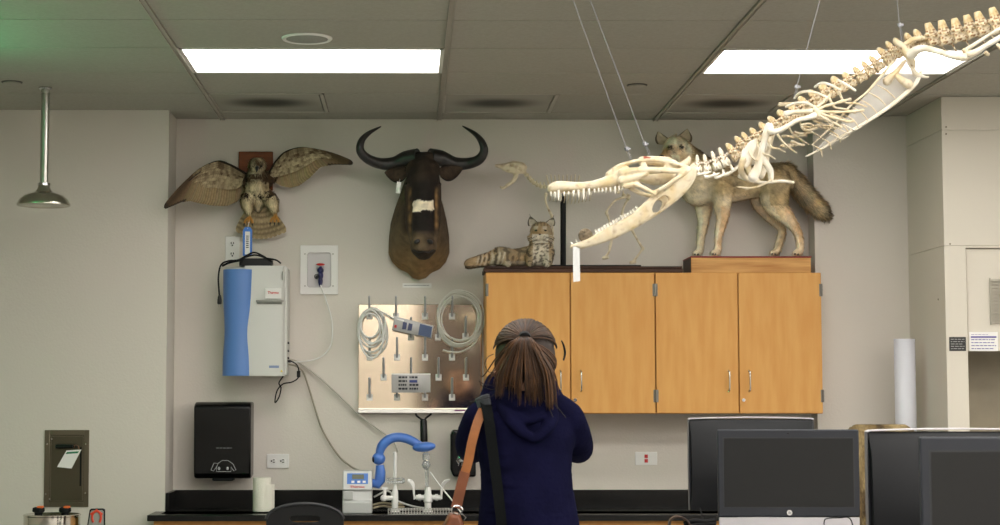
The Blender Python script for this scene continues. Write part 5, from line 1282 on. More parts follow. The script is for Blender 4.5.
# trunk ribs, near and far, curving down and back
R_ = [(748, 147), (757, 141.5), (766, 135.5), (776, 129), (787, 122), (797, 115), (808, 108.5), (818, 102), (829, 95.5), (839, 90.5)]
for i, (x, y) in enumerate(R_):
    for s in (-1, 1):
        k = 1-.045*i; l_ = (20 if i < 3 else 30)*k
        if s < 0 and i in (4, 5, 6): continue
        bone('rib', [(x, y, s*.03), (x+1.5, y+5, s*.085), (x+6, y+12, s*.105), (x+11+i*.7, y+l_*.72, s*.085), (x+17+i*1.2, y+l_*.92, s*.045)], [1.3, 1.35, 1.2, 1.15, .9], vox=.0025)
# three upper ribs that arch across the back bones on the near side
for pts in ([(795, 98, -.06), (799, 93.5, -.09), (807, 91.5, -.11), (818, 93.5, -.12), (829, 98.5, -.12)], [(815, 87, -.05), (821, 83.3, -.08), (828, 84, -.1), (840, 90, -.11)], [(838, 80, -.05), (846, 84.5, -.08), (855, 90.5, -.1)], [(786, 107, -.05), (796, 103, -.08), (806, 103, -.1), (815, 107, -.11)]):
    bone('rib', pts, [1.4, 1.5, 1.5, 1.5, 1.2][:len(pts)], paint=whitepaint)
rn = random.Random(11)
for i in range(16):
    x = 772+rn.uniform(0, 50); y = 148-(x-772)*.62+rn.uniform(-10, 9); 
    bone('rib_cartilage', [(x, y, rn.uniform(-.07, .07)), (x+rn.uniform(4, 9), y+rn.uniform(-2, 4), rn.uniform(-.07, .07)), (x+rn.uniform(10, 18), y+rn.uniform(-3, 4), rn.uniform(-.07, .07))], [1.7, 1.2, 1.5], sp=2, paint=bonepaint(.9))
# belly plate: clear-grey sheet with a rod edge and fine belly ribs
sheet = mat('belly_sheet', (222, 216, 206), .4, trans=.6, alpha=.45, var=.08, vscale=25)
pl = [(904, 58), (913, 64), (919, 74), (916, 82), (905, 93), (890, 105), (872, 117), (850, 130), (828, 143), (812, 153), (822, 143), (836, 129), (847, 117), (856, 105), (868, 93), (881, 78), (893, 62)]
vs = []; mb = MB(); N_ = len(pl); cy_ = [.02*math.sin(i*1.1) for i in range(N_)]
o = mb.prism([Q(x, y, -.02+c_*.3) for (x, y), c_ in zip(pl, cy_)], (0, .004, 0)).build('belly_sheet', sheet, root, bevel=.001); o['label'] = 'translucent greyish sheet between the belly ribs'
bone('belly_rod', [(921, 72, -.03), (916, 83, -.035), (905, 94, -.035), (889, 107, -.035), (868, 121, -.035), (845, 134.5, -.035), (824, 147.5, -.035), (806, 156.5, -.035)], [2.0, 2.2, 2.3, 2.1, 1.8, 1.6, 1.4, 1.0], paint=whitepaint)
bone('belly_rod', [(893, 62, -.03), (880, 77, -.035), (866, 93, -.035), (852, 104, -.035), (840, 118, -.035), (826, 132, -.035), (812, 145, -.035)], [1.6, 1.5, 1.3, 1.2, 1.1, 1.1, .9])
for i in range(9):
    x = 884-i*8.3; y = 83+i*7.4
    bone('belly_rib', [(x-7, y+2, -.04), (x+3, y+7.5, -.045), (x+11-i*.8, y+15, -.04)], [.7, .95, .8], sp=2)
for x, y in ((838, 127), (845, 124), (832, 133)): bone('belly_rib', [(x-3, y, -.05), (x+5, y+4, -.055), (x+10, y+6, -.05), (x+16, y+3, -.05)], [.8, 1.0, 1.0, .7], sp=2, paint=whitepaint)
# pelvis and hind leg
bone('pelvis', [(896, 42, -.05), (903, 47, -.06), (908, 54, -.065), (912, 61, -.06), (913, 67, -.05)], [3.2, 3.6, 5.2, 3.6, 2.6], paint=bonepaint(.9))
bone('pelvis', [(905, 44, -.05), (914, 39, -.055), (924, 38.5, -.05), (929, 41, -.04)], [2.4, 2.8, 2.3, 1.6], paint=bonepaint(.5))
bone('pelvis', [(905, 61, -.05), (899, 69, -.04), (891, 77, -.03), (887, 81, -.02)], [1.8, 2.4, 3.6, 4.6])
bone('pelvis', [(903, 62, .05), (897, 70, .05), (890, 80, .03)], [1.6, 2.0, 4.0])
bone('pubis', [(908, 62, -.05), (912, 68, -.05), (916, 74, -.04), (925, 77, -.03), (928, 77, -.03)], [1.8, 2.0, 2.8, 1.4, 1.2], paint=whitepaint)
bone('pubis', [(897, 76, -.045), (903, 81, -.045), (908, 84, -.045)], [2.6, 3.8, 4.8])
bone('thigh_bone', [(912, 54, -.08), (917, 50, -.10), (925, 48.5, -.12), (938, 51.5, -.15), (952, 56, -.18), (962, 57.5, -.2), (966, 56, -.2)], [5.6, 4.6, 3.6, 3.2, 3.3, 3.9, 4.0], paint=whitepaint)
bone('knee', [(965, 51, -.2), (967, 57, -.2)], [3.2, 3.4], paint=bonepaint(.8))
bone('shin_bone', [(970, 54, -.21), (976, 52, -.22), (989, 44, -.24), (1003, 36, -.26), (1020, 28, -.28)], [4.0, 3.2, 2.7, 2.9, 3.6], paint=whitepaint)
bone('shin_bone', [(967, 49, -.19), (975, 44, -.2), (989, 35, -.22), (1003, 27, -.24), (1018, 20, -.26)], [2.2, 1.9, 1.7, 1.9, 2.4], paint=whitepaint)
bone('kneecap', [(986, 53, -.2), (988, 54.5, -.2)], [2.2, 2.0], paint=bonepaint(.6))
bone('kneecap', [(998, 45, -.2), (1001, 48, -.2)], [2.2, 2.4], paint=bonepaint(.6))
bone('foot_bone', [(1020, 26, -.27), (1034, 30, -.27), (1048, 40, -.26), (1060, 52, -.25)], [3.4, 2.6, 2.2, 1.4])
# brown lump caught on the tip of the lower jaw
o = MB(); o.e = None; q = Q(585.5, 235.5, -.004)
m_ = MB().sph(q, (.023, .016, .023)); m_.remesh('jaw_wad', mat('brown_wad', (112, 98, 78), .9, var=.4, vscale=60, bump=.8, bscale=90), .003, root, 2)
# white tag under the jaw
q = Q(576, 263, -.01)
t = thing('jaw_tag', 'long white paper tag hanging from the lower jaw tip of the big skeleton', 'tag', q)
MB().prism([Q(572.8, 246.5, -.012), Q(579.6, 246.5, -.012), Q(580.2, 281, -.008), Q(573.4, 282, -.010)], (0, .001, 0)).build('paper', mat('tag_paper', (205, 205, 203), .6), t)
# wires to the ceiling
WIRE = mat('wire', (130, 130, 132), .5, .3)
for (x0, y0, x1, y1, crx, cry, lb) in ((534, -109, 632, 164, 626, 149, 'leftmost of the hanging wires, holding up the snout of the big skeleton'), (549, -109, 651, 161, 644, 144, 'second hanging wire from the left, holding the skull of the big skeleton'),
                                 (849, -109, 793.5, 99, 794.5, 87, 'hanging wire slanting down to the shoulders of the big skeleton'), (885, -109, 901.5, 42, 896.5, 25, 'hanging wire holding the hips of the big skeleton')):
    top, bot, cr = Q(x0, y0), Q(x1, y1), Q(crx, cry)
    top = bot+(top-bot)*((CZ-.001-bot.z)/(top.z-bot.z)); f = (cr.z-bot.z)/(top.z-bot.z); cr = bot.lerp(top, f)
    t = thing('hanging_wire', lb, 'wire', top, 'wires holding the big skeleton')
    MB().tube([top, bot], .0011, 6).tube([cr, cr.lerp(bot, .4)+V((.006, 0, 0)), bot], .001, 5).build('wire', WIRE, t)
    d = (top-bot).normalized(); MB().cyl(cr-d*.006, cr+d*.006, .006, n=12).box(cr+V((.004, -.003, -.004)), cr+V((.012, .003, .004))).build('crimp', mat('crimp', (150, 150, 155), .4, .5), t, bevel=.001)
    MB().lathe(top, [(.012, .0), (.012, -.004), (.003, -.008)], 12).build('ceiling_anchor', WHITE, t)
# small red tags on the skull top
for (x, y, lb) in ((647, 158, 'tiny red-brown clip on top of the big skull'),):
    tag(MB().obox(Q(x, y, -.03), (.022, .01, .008), Matrix.Rotation(.2, 3, 'Y')).build('clip', mat('clip_red', (150, 72, 50), .5), loc=Q(x, y, -.03), bevel=.002), lb, 'clip')

# ------------------------------------------------------------ small skeleton on the board behind
YS = 9.87
root = thing('small_skeleton', 'small pale mammal skeleton on a black rod behind the big jaws', 'skeleton', V((P(563, 266, YS).x, YS, zbd)))
def kq(pts): return [P(x, y, YS+(d[0] if d else 0)) for x, y, *d in pts]
SB = lambda p, n: mixc(lin((214, 200, 170)), BNB, max(0, nz(p, 40))*.9)
def sbone(nm, pts, rs, sp=3, vox=.0032): return MB().chain(kq(pts), [r*1.25*YS/F for r in rs], sp=sp, n=8).remesh(nm, BONE, vox, root, 1, SB)
MB().cyl(V((P(563.2, 270, YS).x, YS, zbd)), P(563.2, 190, YS), .0155, n=14).build('rod', BLACKM, root)
MB().box((P(540, 266, YS).x, YS-.05, zbd), (P(640, 266, YS).x, YS+.05, zbd+.012)).build('foot_plate', BLACKM, root, bevel=.002)
b = MB().chain(kq([(496, 165.5), (502, 166.5), (508, 167.5), (514, 167.5), (521, 168)]), [r*YS/F for r in (1.4, 3, 5, 6.8, 6)], sp=3)
b.chain(kq([(505, 165, -.02), (512, 163, -.03), (520, 165, -.02), (526, 167, 0)]), [r*YS/F for r in (1, 1, 1.2, 1.4)], sp=2)
ck = MB()
for x, y, r in ((512, 165, 2.3), (519.5, 168.5, 1.8)): ck.sph(P(x, y, YS-.035), r*YS/F, n=10, m=8); ck.sph(P(x, y, YS+.035), r*YS/F, n=10, m=8)
b.remesh('skull', BONE, .0034, root, 1, SB, cut=ck)
sbone('jaw', [(517, 173), (514, 180), (509, 184), (503, 188), (500.5, 186.5)], [1.8, 1.8, 1.5, 1.2, .8])
sbone('jaw', [(513, 170), (515, 176), (514, 181)], [1.2, 1.2, 1.2])
sp_ = spline(kq([(524, 172), (529, 178), (534, 183), (541, 186.5), (549, 186.5), (560, 186), (575, 187), (590, 187), (605, 188), (618, 192), (628, 198)]), 2)
vb = None
for i, q in enumerate(sp_):
    if vb is None:
        m_ = MB().sph((0, 0, 0), (.012, .011, .012), n=10, m=7).tube([(0, 0, 0), (-.004, 0, .012), (-.002, 0, .026)], [.006, .005, .003], 6).tube([(0, -.016, 0), (0, .016, 0)], .004, 6)
        m_.c = [lin((206, 192, 160))]*len(m_.v); vb = m_.build('vertebra', BONE, None, ang=80); vb.parent = root; o = vb
    else: o = copyo(vb, root)
    o.location = q-root.location
for i in range(12):
    x = 549+i*3.6
    for s in (-1, 1): sbone('rib', [(x, 187, s*.01), (x+1, 192, s*.05), (x+1.5, 199, s*.05), (x+.5, 204-abs(i-6)*.6, s*.02)], [.45, .5, .5, .4], 2, .0028)
    if i < 9: sbone('spine_process', [(x, 186), (x-2.4+i*.5, 175.5-(.8 if i % 2 else 0))], [.7, .5], 2, .0026)
for pts in ([(546, 194, -.04), (545.5, 200, -.04), (548, 208, -.04), (552, 216, -.04)], [(552, 216, -.04), (552.5, 228, -.04), (553, 244, -.04), (550, 264, -.04)],
            [(629, 196, -.05), (616, 200, -.05), (608, 209, -.05), (606.5, 213, -.05)], [(606.5, 213, -.05), (609, 220, -.05), (612, 236, -.05), (610, 247, -.05)], [(610, 246, -.05), (609, 252, -.05), (605, 257.5, -.05)],
            [(629, 198, .05), (624, 206, .05), (622, 214, .05)], [(632, 230, .05), (637, 239, .05), (643, 249, .05)], [(622, 214, .05), (628, 224, .05), (632, 230, .05)], [(643, 248, .05), (639, 254, .05), (633, 262, .05)]):
    sbone('leg_bone', pts, [1.5, .9, .9, 1.4] if len(pts) == 4 else [1.3, .9, 1.3])
for (x, y, d) in ((550, 265, -.04), (605.5, 258, -.05), (633, 262.5, .05)): sbone('paw', [(x-2, y, d), (x+2, y-.5, d)], [1.5, 1.3], 0)
# ------------------------------------------------------------ the woman with her back to the camera
YP_ = 6.0; SP = YP_/F
c0 = P(524, 400, YP_); X_ = c0.x
HT_ = P(524, 323, YP_).z                         # crown height
root = thing('person', 'person seen from behind with a brown ponytail and navy hooded jacket, hands raised to face', 'person', V((X_, YP_, 0)))
def W(x, y, dy=0): return P(x, y, YP_+dy)
SKIN = mat('skin', (206, 158, 132), .55, var=.06, vscale=30)
def limb(mb, pts, rs, sp=3): return mb.chain(pts, rs, sp=sp, n=14)
hc = W(524, 361, .01)
zh = c0.z; hipz = .90
b = MB()
b.sph(hc+V((0, .0, .01)), (.074, .092, .105)); b.sph(hc+V((.0, .045, -.045)), (.055, .055, .07))
b.sph(hc+V((0, .10, -.02)), (.012, .02, .02)); b.chain([hc+V((-.02, .095, -.065)), hc+V((.02, .095, -.065))], [.012, .012])
limb(b, [hc+V((0, -.005, -.06)), hc+V((0, -.02, -.13)), W(524, 410, 0)], [.055, .053, .058])
b.sph(W(524, 432, 0), (.155, .10, .10)); b.sph(W(524, 465, 0), (.14, .10, .14)); b.sph(W(526, 505, .0), (.13, .095, .14)); b.sph(V((X_, YP_, 1.0)), (.155, .11, .14))
SH, EL, WR = {}, {}, {}
for s in (-1, 1):
    SH[s] = W(524+s*43, 418, 0); EL[s] = W(525+s*50, 446, .21); WR[s] = hc+V((s*.075, .235, -.045))
    limb(b, [SH[s], SH[s].lerp(EL[s], .5)+V((s*.012, 0, 0)), EL[s], EL[s].lerp(WR[s], .4), WR[s]], [.052, .046, .040, .036, .025])
    # hand: palm, four bent fingers and a thumb around the camera
    pc = WR[s]+V((-s*.008, .045, .012)); b.sph(pc, (.018, .04, .038))
    for k in range(4):
        r0 = pc+V((0, .025, .030-.019*k)); l_ = (.9, 1, .95, .78)[k]
        limb(b, [r0, r0+V((-s*.012, .026*l_, .002)), r0+V((-s*.034*l_, .034*l_, .001)), r0+V((-s*.052*l_, .026*l_, 0))], [.0092, .0086, .008, .007], 2)
    limb(b, [pc+V((-s*.004, -.02, .02)), pc+V((-s*.02, -.034, .03)), pc+V((-s*.038, -.03, .034))], [.011, .0095, .008], 2)
    hp = V((X_+s*.085, YP_, .93)); kn = V((X_+s*.095, YP_+.02, .49)); an = V((X_+s*.10, YP_-.01, .09))
    limb(b, [hp, hp.lerp(kn, .5)+V((0, .01, 0)), kn, kn.lerp(an, .35)+V((0, -.015, 0)), an], [.088, .076, .055, .052, .036])
    limb(b, [an+V((0, -.02, -.045)), an+V((s*.01, .06, -.05)), an+V((s*.015, .13, -.06))], [.036, .036, .026])
    e_ = hc+V((s*.077, .005, -.03)); b.sph(e_, (.009, .018, .032), Matrix.Rotation(-s*.25, 3, 'Z'))
body = b.remesh('body', SKIN, .0055, root, 3)
for s in (-1, 1):
    MB().sph(hc+V((s*.032, .088, .008)), (.014, .010, .009)).build('eye', mat('eye_white', (225, 222, 216), .2), root)
# jacket
NAVY = mat('navy_fleece', (17, 17, 40), .95, var=.16, vscale=14, bump=.35, bscale=45, spec=.03)
j = MB()
j.chain([W(482, 419, 0), W(497, 409, -.005), W(524, 402, -.01), W(551, 409, -.005), W(567, 419, 0)], [.060, .062, .062, .062, .060], sp=3, n=16)
tors = [(524, 423, .176, .112), (525, 436, .172, .118), (525, 452, .160, .119), (526, 470, .153, .118), (527, 490, .155, .119), (528, 510, .164, .124), (529, 530, .173, .128), (529, 548, .176, .13), (528, 566, .172, .13)]
for i in range(len(tors)-1):
    for k in range(4):
        f = k/4; x, y, rx, ry = (u*(1-f)+v*f for u, v in zip(tors[i], tors[i+1])); j.sph(W(x, y, 0), (rx, ry, .06), n=28, m=14)
for s in (-1, 1):
    sx = 524+s*43.5
    j.chain([W(sx, 420, 0), W(sx+s*5, 432, .05), W(sx+s*9, 443, .13), EL[s]+V((s*.006, .0, -.002)), EL[s].lerp(WR[s], .35), EL[s].lerp(WR[s], .82)], [.060, .060, .057, .053, .047, .036], sp=3, n=16)
    j.chain([EL[s].lerp(WR[s], .80), EL[s].lerp(WR[s], .90)], [.040, .037], sp=2)
# folds across back and sleeves
rn = random.Random(5)
for i in range(15):
    y = 432+i*7.2+rn.uniform(-2, 2); x0 = 495+rn.uniform(-14, 16); x1 = x0+rn.uniform(26, 50); sag = rn.uniform(-4, 5)
    hw = 48
    pts = []
    for k in range(6):
        x = x0+(x1-x0)*k/5; u = (x-526)/(hw+2); dy = -.118*math.sqrt(max(.05, 1-u*u)); pts.append(W(x, y+sag*math.sin(math.pi*k/5), dy+.004))
    j.chain(pts, [.001, .003, .005, .005, .003, .001], sp=2, n=8)
for s in (-1, 1):
    for k in range(4): q = SH[s].lerp(EL[s], .25+.18*k); j.chain([q+V((-s*.035, -.05, .02)), q+V((s*.02, -.058, .0)), q+V((s*.055, -.02, -.02))], [.006, .009, .006], sp=3, n=8)
def hemz(p): return p
jacket = j.remesh('jacket', NAVY, .0065, root, 3)
# hood lying folded on the upper back
h = MB()
h.chain([W(499, 400, .03), W(503, 397, -.03), W(511, 400, -.075), W(524, 403, -.092), W(537, 400, -.075), W(547, 397, -.03), W(551, 400, .03)], [.024, .030, .032, .032, .032, .030, .024], sp=4)
h.chain([W(503, 406, -.06), W(510, 418, -.10), W(520, 430, -.122), W(533, 438, -.127)], [.024, .024, .02, .016], sp=4)
h.chain([W(549, 404, -.06), W(551, 418, -.09), W(546, 430, -.115), W(536, 438, -.127)], [.026, .026, .021, .016], sp=4)
h.sph(W(528, 415, -.085), (.062, .028, .062)); h.chain([W(512, 410, -.09), W(526, 421, -.118), W(544, 416, -.105)], [.010, .013, .010], sp=4)
hd_ = h.remesh('hood', NAVY, .005, jacket, 3)
pts = MB()
pts.sph(V((X_, YP_, .93)), (.172, .125, .13))
for s in (-1, 1):
    hp = V((X_+s*.085, YP_, .90)); kn = V((X_+s*.097, YP_+.02, .49)); an = V((X_+s*.10, YP_-.005, .11))
    pts.chain([hp, hp.lerp(kn, .5)+V((0, .01, 0)), kn, kn.lerp(an, .4), an], [.100, .086, .066, .060, .052], sp=3)
pts.remesh('trousers', mat('dark_denim', (34, 36, 46), .85, var=.15, vscale=10), .008, root, 3)
for s in (-1, 1):
    an = V((X_+s*.10, YP_-.01, 0)); sh_ = MB().chain([an+V((0, -.03, .045)), an+V((s*.01, .06, .042)), an+V((s*.015, .15, .034))], [.044, .044, .032], sp=3)
    sh_.sph(an+V((0, -.02, .07)), (.045, .05, .035)); sh_.remesh('shoe', BLACKM, .006, root, 2)
# hair: strands lying back over the head to the tie, then the pony tail
HAIR = colmat('hair', .5, .05, 100, spec=.3, var=.3, vscale=30)
H1, H2, H3 = lin((50, 33, 22)), lin((92, 62, 38)), lin((26, 18, 13))
cap = MB(); rn = random.Random(9)
capc = hc+V((.004, -.004, .018)); rx, ry, rz = .104, .112, .119
def onh(th, ph, k=1): return capc+V((rx*k*math.sin(th)*math.cos(ph), -ry*k*math.sin(th)*math.sin(ph), rz*k*math.cos(th)))
tie = W(524.5, 337, -.118)
tied = (tie-capc); 
base_ = MB().sph(capc, (rx*.97, ry*.97, rz*.97), n=28, m=18)
vv = base_.v; cs = [mixc(H1, H3, .4)]*len(vv)
keep = lambda p: not (p.y > capc.y+.055 and p.z < capc.z+.055) and p.z > capc.z-.085
fs = [f for f in base_.f if all(keep(vv[i]) for i in f)]
cap.add(vv, fs, cs)
for i in range(420):
    ph = rn.uniform(0, 2*math.pi)
    # hairline start: front/top, temples, nape
    st = V((math.cos(ph), math.sin(ph), 0))
    if st.y > 0: z0 = .25+.45*st.y+rn.uniform(-.1, .2)        # forehead side (y away from camera)
    else: z0 = -.72+rn.uniform(-.12, .5)
    zz = max(-.85, min(.93, z0)); rr = math.sqrt(1-zz*zz); p0 = V((rx*st.x*rr, ry*st.y*rr, rz*zz))
    n_ = 9; pts_ = []; lift = rn.uniform(1.0, 1.045)
    t_ = V((tied.x/rx, tied.y/ry, tied.z/rz)).normalized(); a_ = V((p0.x/rx, p0.y/ry, p0.z/rz)).normalized()
    for k in range(n_):
        f = k/(n_-1); d = (a_*(1-f)+t_*f); 
        if d.length < .25: d = d+V((st.x*.4, 0, .3))
        d = d.normalized(); pts_.append(capc+V((d.x*rx, d.y*ry, d.z*rz))*lift)
    cap.cc = mixc(mixc(H1, H2, rn.random()*.8), H3, .5 if rn.random() < .25 else 0)
    cap.tube(pts_, [.0022, .0032, .0036, .0036, .0036, .0036, .0034, .003, .0022], 5, flat=.6)
hair = cap.build('hair', HAIR, root, ang=180, fixn=True)
MB().lathe(tie+V((0, -.004, 0)), [(.012, -.01), (.019, -.008), (.021, 0), (.019, .008), (.012, .01)], 18, V((0, -1, -.5))).build('hair_tie', BLACKM, hair)
pony = MB()
for i in range(300):
    u = rn.gauss(0, .42); u = max(-1, min(1, u)); v = rn.uniform(-1, 1)
    ex = 524+u*42-3 if u < 0 else 525+u*34; ey = rn.uniform(382, 404)-(abs(u)*16 if u < 0 else -abs(u)*4)+rn.gauss(0, 3)
    if rn.random() < .12: ex = rn.uniform(494, 502); ey = rn.uniform(392, 400)
    if rn.random() < .10: ex = rn.uniform(546, 558); ey = rn.uniform(400, 411)
    mx_ = 524+(ex-524)*.62; 
    p_ = [tie+V((u*.010, .002, v*.008)), W(524+(ex-524)*.30, 342, -.146-.012*abs(v)), W(mx_, 358, -.150+.03*abs(u)-.012*v), W(524+(ex-524)*.9, 376, -.148+.045*abs(u)-.012*v), W(ex, ey, -.135+.06*abs(u)-.01*v)]
    pony.cc = mixc(mixc(H1, H2, max(0, min(1, rn.random()*.9+.25*nz(V((ex*.2, 0, 0)), 1)))), H3, .6 if rn.random() < .3 else 0)
    cv = spline(p_, 4); pony.tube(cv, lerps([.0028, .0038, .004, .0036, .0026, .0008], len(cv)), 5, flat=.6)
pony.build('ponytail', HAIR, hair, ang=180)
wp = MB(); wp.cc = H3
for pts_, r in (([(500, 362, -.05), (494, 372, -.05), (488, 371, -.04), (485, 364, -.02), (488, 357, -.0), (494, 354, .0)], .0014), ([(500, 376, -.09), (494, 384, -.1), (486, 385, -.09), (479, 381, -.08)], .0016), ([(502, 380, -.09), (494, 389, -.1), (485, 387.5, -.09), (480, 384, -.09)], .0013),
              ([(500, 388, -.1), (492, 396, -.1), (482, 399, -.09), (470, 402, -.08)], .0012), ([(546, 392, -.1), (556, 405, -.1), (566, 418, -.1)], .0013), ([(540, 395, -.1), (548, 406, -.11), (553, 417, -.12)], .0012)):
    wp.tube(spline([W(*p) for p in pts_], 5), r, 5)
wp.build('loose_strands', HAIR, hair, ang=180)
# spectacles: temple arm and rim seen right of the head
g = MB(); q = hc
for s in (-1, 1):
    c_ = q+V((s*.036, .112, .010)); g.tube([c_+V((.028*math.cos(a), 0, .022*math.sin(a))) for a in [i*math.pi/10 for i in range(21)]], .0022, 6)
    g.tube([c_+V((s*.028, 0, .006)), c_+V((s*.048, -.01, .008)), q+V((s*.089, .02, .006)), q+V((s*.084, -.01, -.006))], .0024, 6)
g.tube([q+V((-.008, .114, .014)), q+V((.008, .114, .014))], .002, 6)
g.tube(spline([W(561.5, 340.5, .02), W(563.8, 346, .03), W(565, 353, .04), W(563.5, 360.5, .04)], 5), [.002, .0035, .004, .003], 8)
g.build('spectacles', BLACK, root)
# camera held at the face
q = hc+V((0, .255, -.02))
t = thing('camera', 'dark camera held up in both hands in front of the face, hidden by the head', 'camera', q)
MB().box(q+V((-.062, -.025, -.042)), q+V((.062, .025, .040))).box(q+V((-.022, -.03, .038)), q+V((.022, .025, .062))).build('body', BLACKM, t, bevel=.006)
MB().lathe(q+V((0, .025, -.002)), [(.034, 0), (.036, .03), (.034, .06), (.026, .06), (.024, .05), (.001, .05)], 24, V((0, 1, 0))).build('lens', BLACK, t)
# leather bag strap and bag on the left, dark strap down the back
LEA = mat('tan_leather', (146, 88, 40), .6, var=.2, vscale=14, bump=.1, bscale=80)
LEAD = mat('brown_leather', (112, 60, 30), .5, var=.2, vscale=14, bump=.1, bscale=80)
qb = P(436, 545, 6.0)
t = thing('leather_bag', 'tan leather shoulder bag hanging by its long strap at the left of the person', 'bag', qb)
cv = spline([W(487, 402, -.02), W(482, 412, -.075), W(477, 424, -.10), W(472, 442, -.105), W(468.5, 460, -.10), W(464, 476, -.095)], 6)
MB().strap(cv, .030, .004, (1, 0, -.1)).build('upper_strap', LEA, t)
MB().strap(spline([W(465, 472, -.097), W(461, 487, -.095), W(457, 504, -.09), W(456, 508, -.09)], 5), .034, .006, (1, 0, -.2)).build('lower_strap', LEAD, t)
q = W(457, 510, -.09); MB().tube([q+V((.018*math.cos(a), -.002, .014*math.sin(a))) for a in [i*math.pi/8 for i in range(17)]], .0028, 8).tube([q+V((.016, 0, -.01)), q+V((.03, -.004, -.024)), q+V((.022, -.004, -.035))], .003, 6).build('buckle', CHROME, t)
bg = MB().prism([W(450, 514, -.10), W(460, 514, -.10), W(464, 524, -.10), W(470, 600, -.10), W(404, 600, -.10), W(410, 562, -.10), W(430, 545, -.10), W(445, 524, -.10)], (0, .12, 0)); bg.build('bag_body', LEAD, t, bevel=.012, seg=3)
t = thing('crossbody_bag', 'black strap running down the back of the navy jacket to a dark pouch', 'bag', W(500, 545, -.15))
def backy(x, y): 
    u = (x-526)/56; return -.128*math.sqrt(max(.05, 1-u*u))-.010
cv = spline([W(482, 397.5, .0), W(484, 400, -.045), W(486.5, 407, -.085), W(488.5, 418, -.115), W(490.5, 432, -.122), W(493, 452, -.126), W(496, 475, -.130), W(499, 500, -.137), W(502, 528, -.146)], 6)
MB().strap(cv, .034, .004, (1, 0, -.05)).build('strap', mat('black_webbing', (14, 16, 16), .85, bump=.3, bscale=300, spec=.1), t)
MB().strap(spline([W(477.5, 404, -.045), W(483, 401, -.070), W(490, 399, -.085)], 5), .036, .010, (.25, -.2, -1)).build('shoulder_pad', mat('pad_grey', (62, 64, 68), .5), t, bevel=.003)
MB().prism([W(478, 526, -.150), W(528, 526, -.150), W(530, 572, -.150), W(476, 572, -.150)], (0, -.07, 0)).build('pouch', BLACKM, t, bevel=.012, seg=3)

# ------------------------------------------------------------ computers on their benches
SHELL = mat('monitor_shell', (15, 16, 19), .55, spec=.3); BEZ = mat('bezel', (44, 46, 52), .5, spec=.3); SCRN = mat('dark_screen', (28, 28, 28), .45, spec=.3, var=.05, vscale=3)
SILVER = mat('silver_trim', (206, 202, 206), .3, .2)
BT = .93
def bench(x0, x1, y0, y1, lb):
    t = thing('bench', lb, 'bench', V(((x0+x1)/2, (y0+y1)/2, 0)))
    MB().box((x0, y0, BT-.03), (x1, y1, BT)).build('benchtop', EPOXY, t, bevel=.003)
    for a in (x0+.05, x1-.05):
        for b_ in (y0+.05, y1-.05): MB().box((a-.025, b_-.025, 0), (a+.025, b_+.025, BT-.03)).build('leg', STEEL, t, bevel=.002)
bench(1.0, 3.6, 6.25, 7.62, 'black computer bench below the frame at lower right')
bench(.95, 2.7, 3.7, 5.4, 'nearer black computer bench below the frame at lower right')
def monitor_front(x0, yt, x1, yb, Y, lb, logo=True, grp='all in one computers'):
    a, b = P(x0, yt, Y), P(x1, yb, Y)
    if b.x-a.x > .6: b.x = a.x+.56
    cx = (a.x+b.x)/2; w, h = b.x-a.x, a.z-b.z
    t = thing('computer', lb, 'computer', V((cx, Y+.05, BT)), grp)
    MB().box((a.x, Y, b.z), (b.x, Y+.018, a.z)).build('bezel', BEZ, t, bevel=.005)
    bw = w*.040
    MB().box((a.x+bw*1.1, Y-.0008, b.z+h*.115), (b.x-bw*1.1, Y+.002, a.z-h*.1)).build('screen', SCRN, t, bevel=.0006)
    MB().box((a.x+bw*.9, Y-.0004, b.z+h*.105), (b.x-bw*.9, Y+.001, a.z-h*.09)).build('screen_edge', mat('edge_dark', (34, 35, 38), .5), t)
    fv = [V((x, y, z)) for (ix, iz, y) in ((.006, .004, Y+.016), (.05, .045, Y+.055)) for (x, z) in ((a.x+ix, b.z+iz), (b.x-ix, b.z+iz), (b.x-ix, a.z-iz), (a.x+ix, a.z-iz))]
    MB().add(fv, [(0, 1, 2, 3), (7, 6, 5, 4), (0, 4, 5, 1), (1, 5, 6, 2), (2, 6, 7, 3), (3, 7, 4, 0)]).build('rear_shell', SHELL, t, bevel=.006)
    MB().sph(V((cx, Y-.001, a.z-h*.042)), (.005, .002, .003)).build('webcam', BLACK, t)
    if logo:
        q = V((cx, Y-.001, b.z+h*.05)); o = MB().cyl(q, q-V((0, .0018, 0)), .0098, n=24).build('logo_disc', WHITE, t)
        MB().tube([q+V((-.0045, -.002, -.004)), q+V((-.0015, -.002, .006))], .0008, 5).tube([q+V((-.003, -.002, .001)), q+V((0, -.002, .002)), q+V((-.0008, -.002, -.0035))], .0007, 5).tube([q+V((.0002, -.002, -.0065)), q+V((.0028, -.002, .0022)), q+V((.0058, -.002, .0014)), q+V((.0042, -.002, -.003)), q+V((.0015, -.002, -.003))], .0007, 5).build('logo', mat('logo_grey', (90, 92, 98), .4), o)
    MB().box((a.x+.004, Y+.004, b.z-.05), (b.x-.002, Y+.018, b.z-.0015)).build('speaker_bar', SILVER, t, bevel=.002)
    s_ = MB().box((cx-.11, Y-.06, BT+.001), (cx+.11, Y+.16, BT+.014)).build('stand_foot', SILVER, t, bevel=.004)
    MB().box((cx-.06, Y+.03, BT+.010), (cx+.06, Y+.055, b.z+.1)).build('stand_neck', SILVER, t, bevel=.004)
    return t, a, b
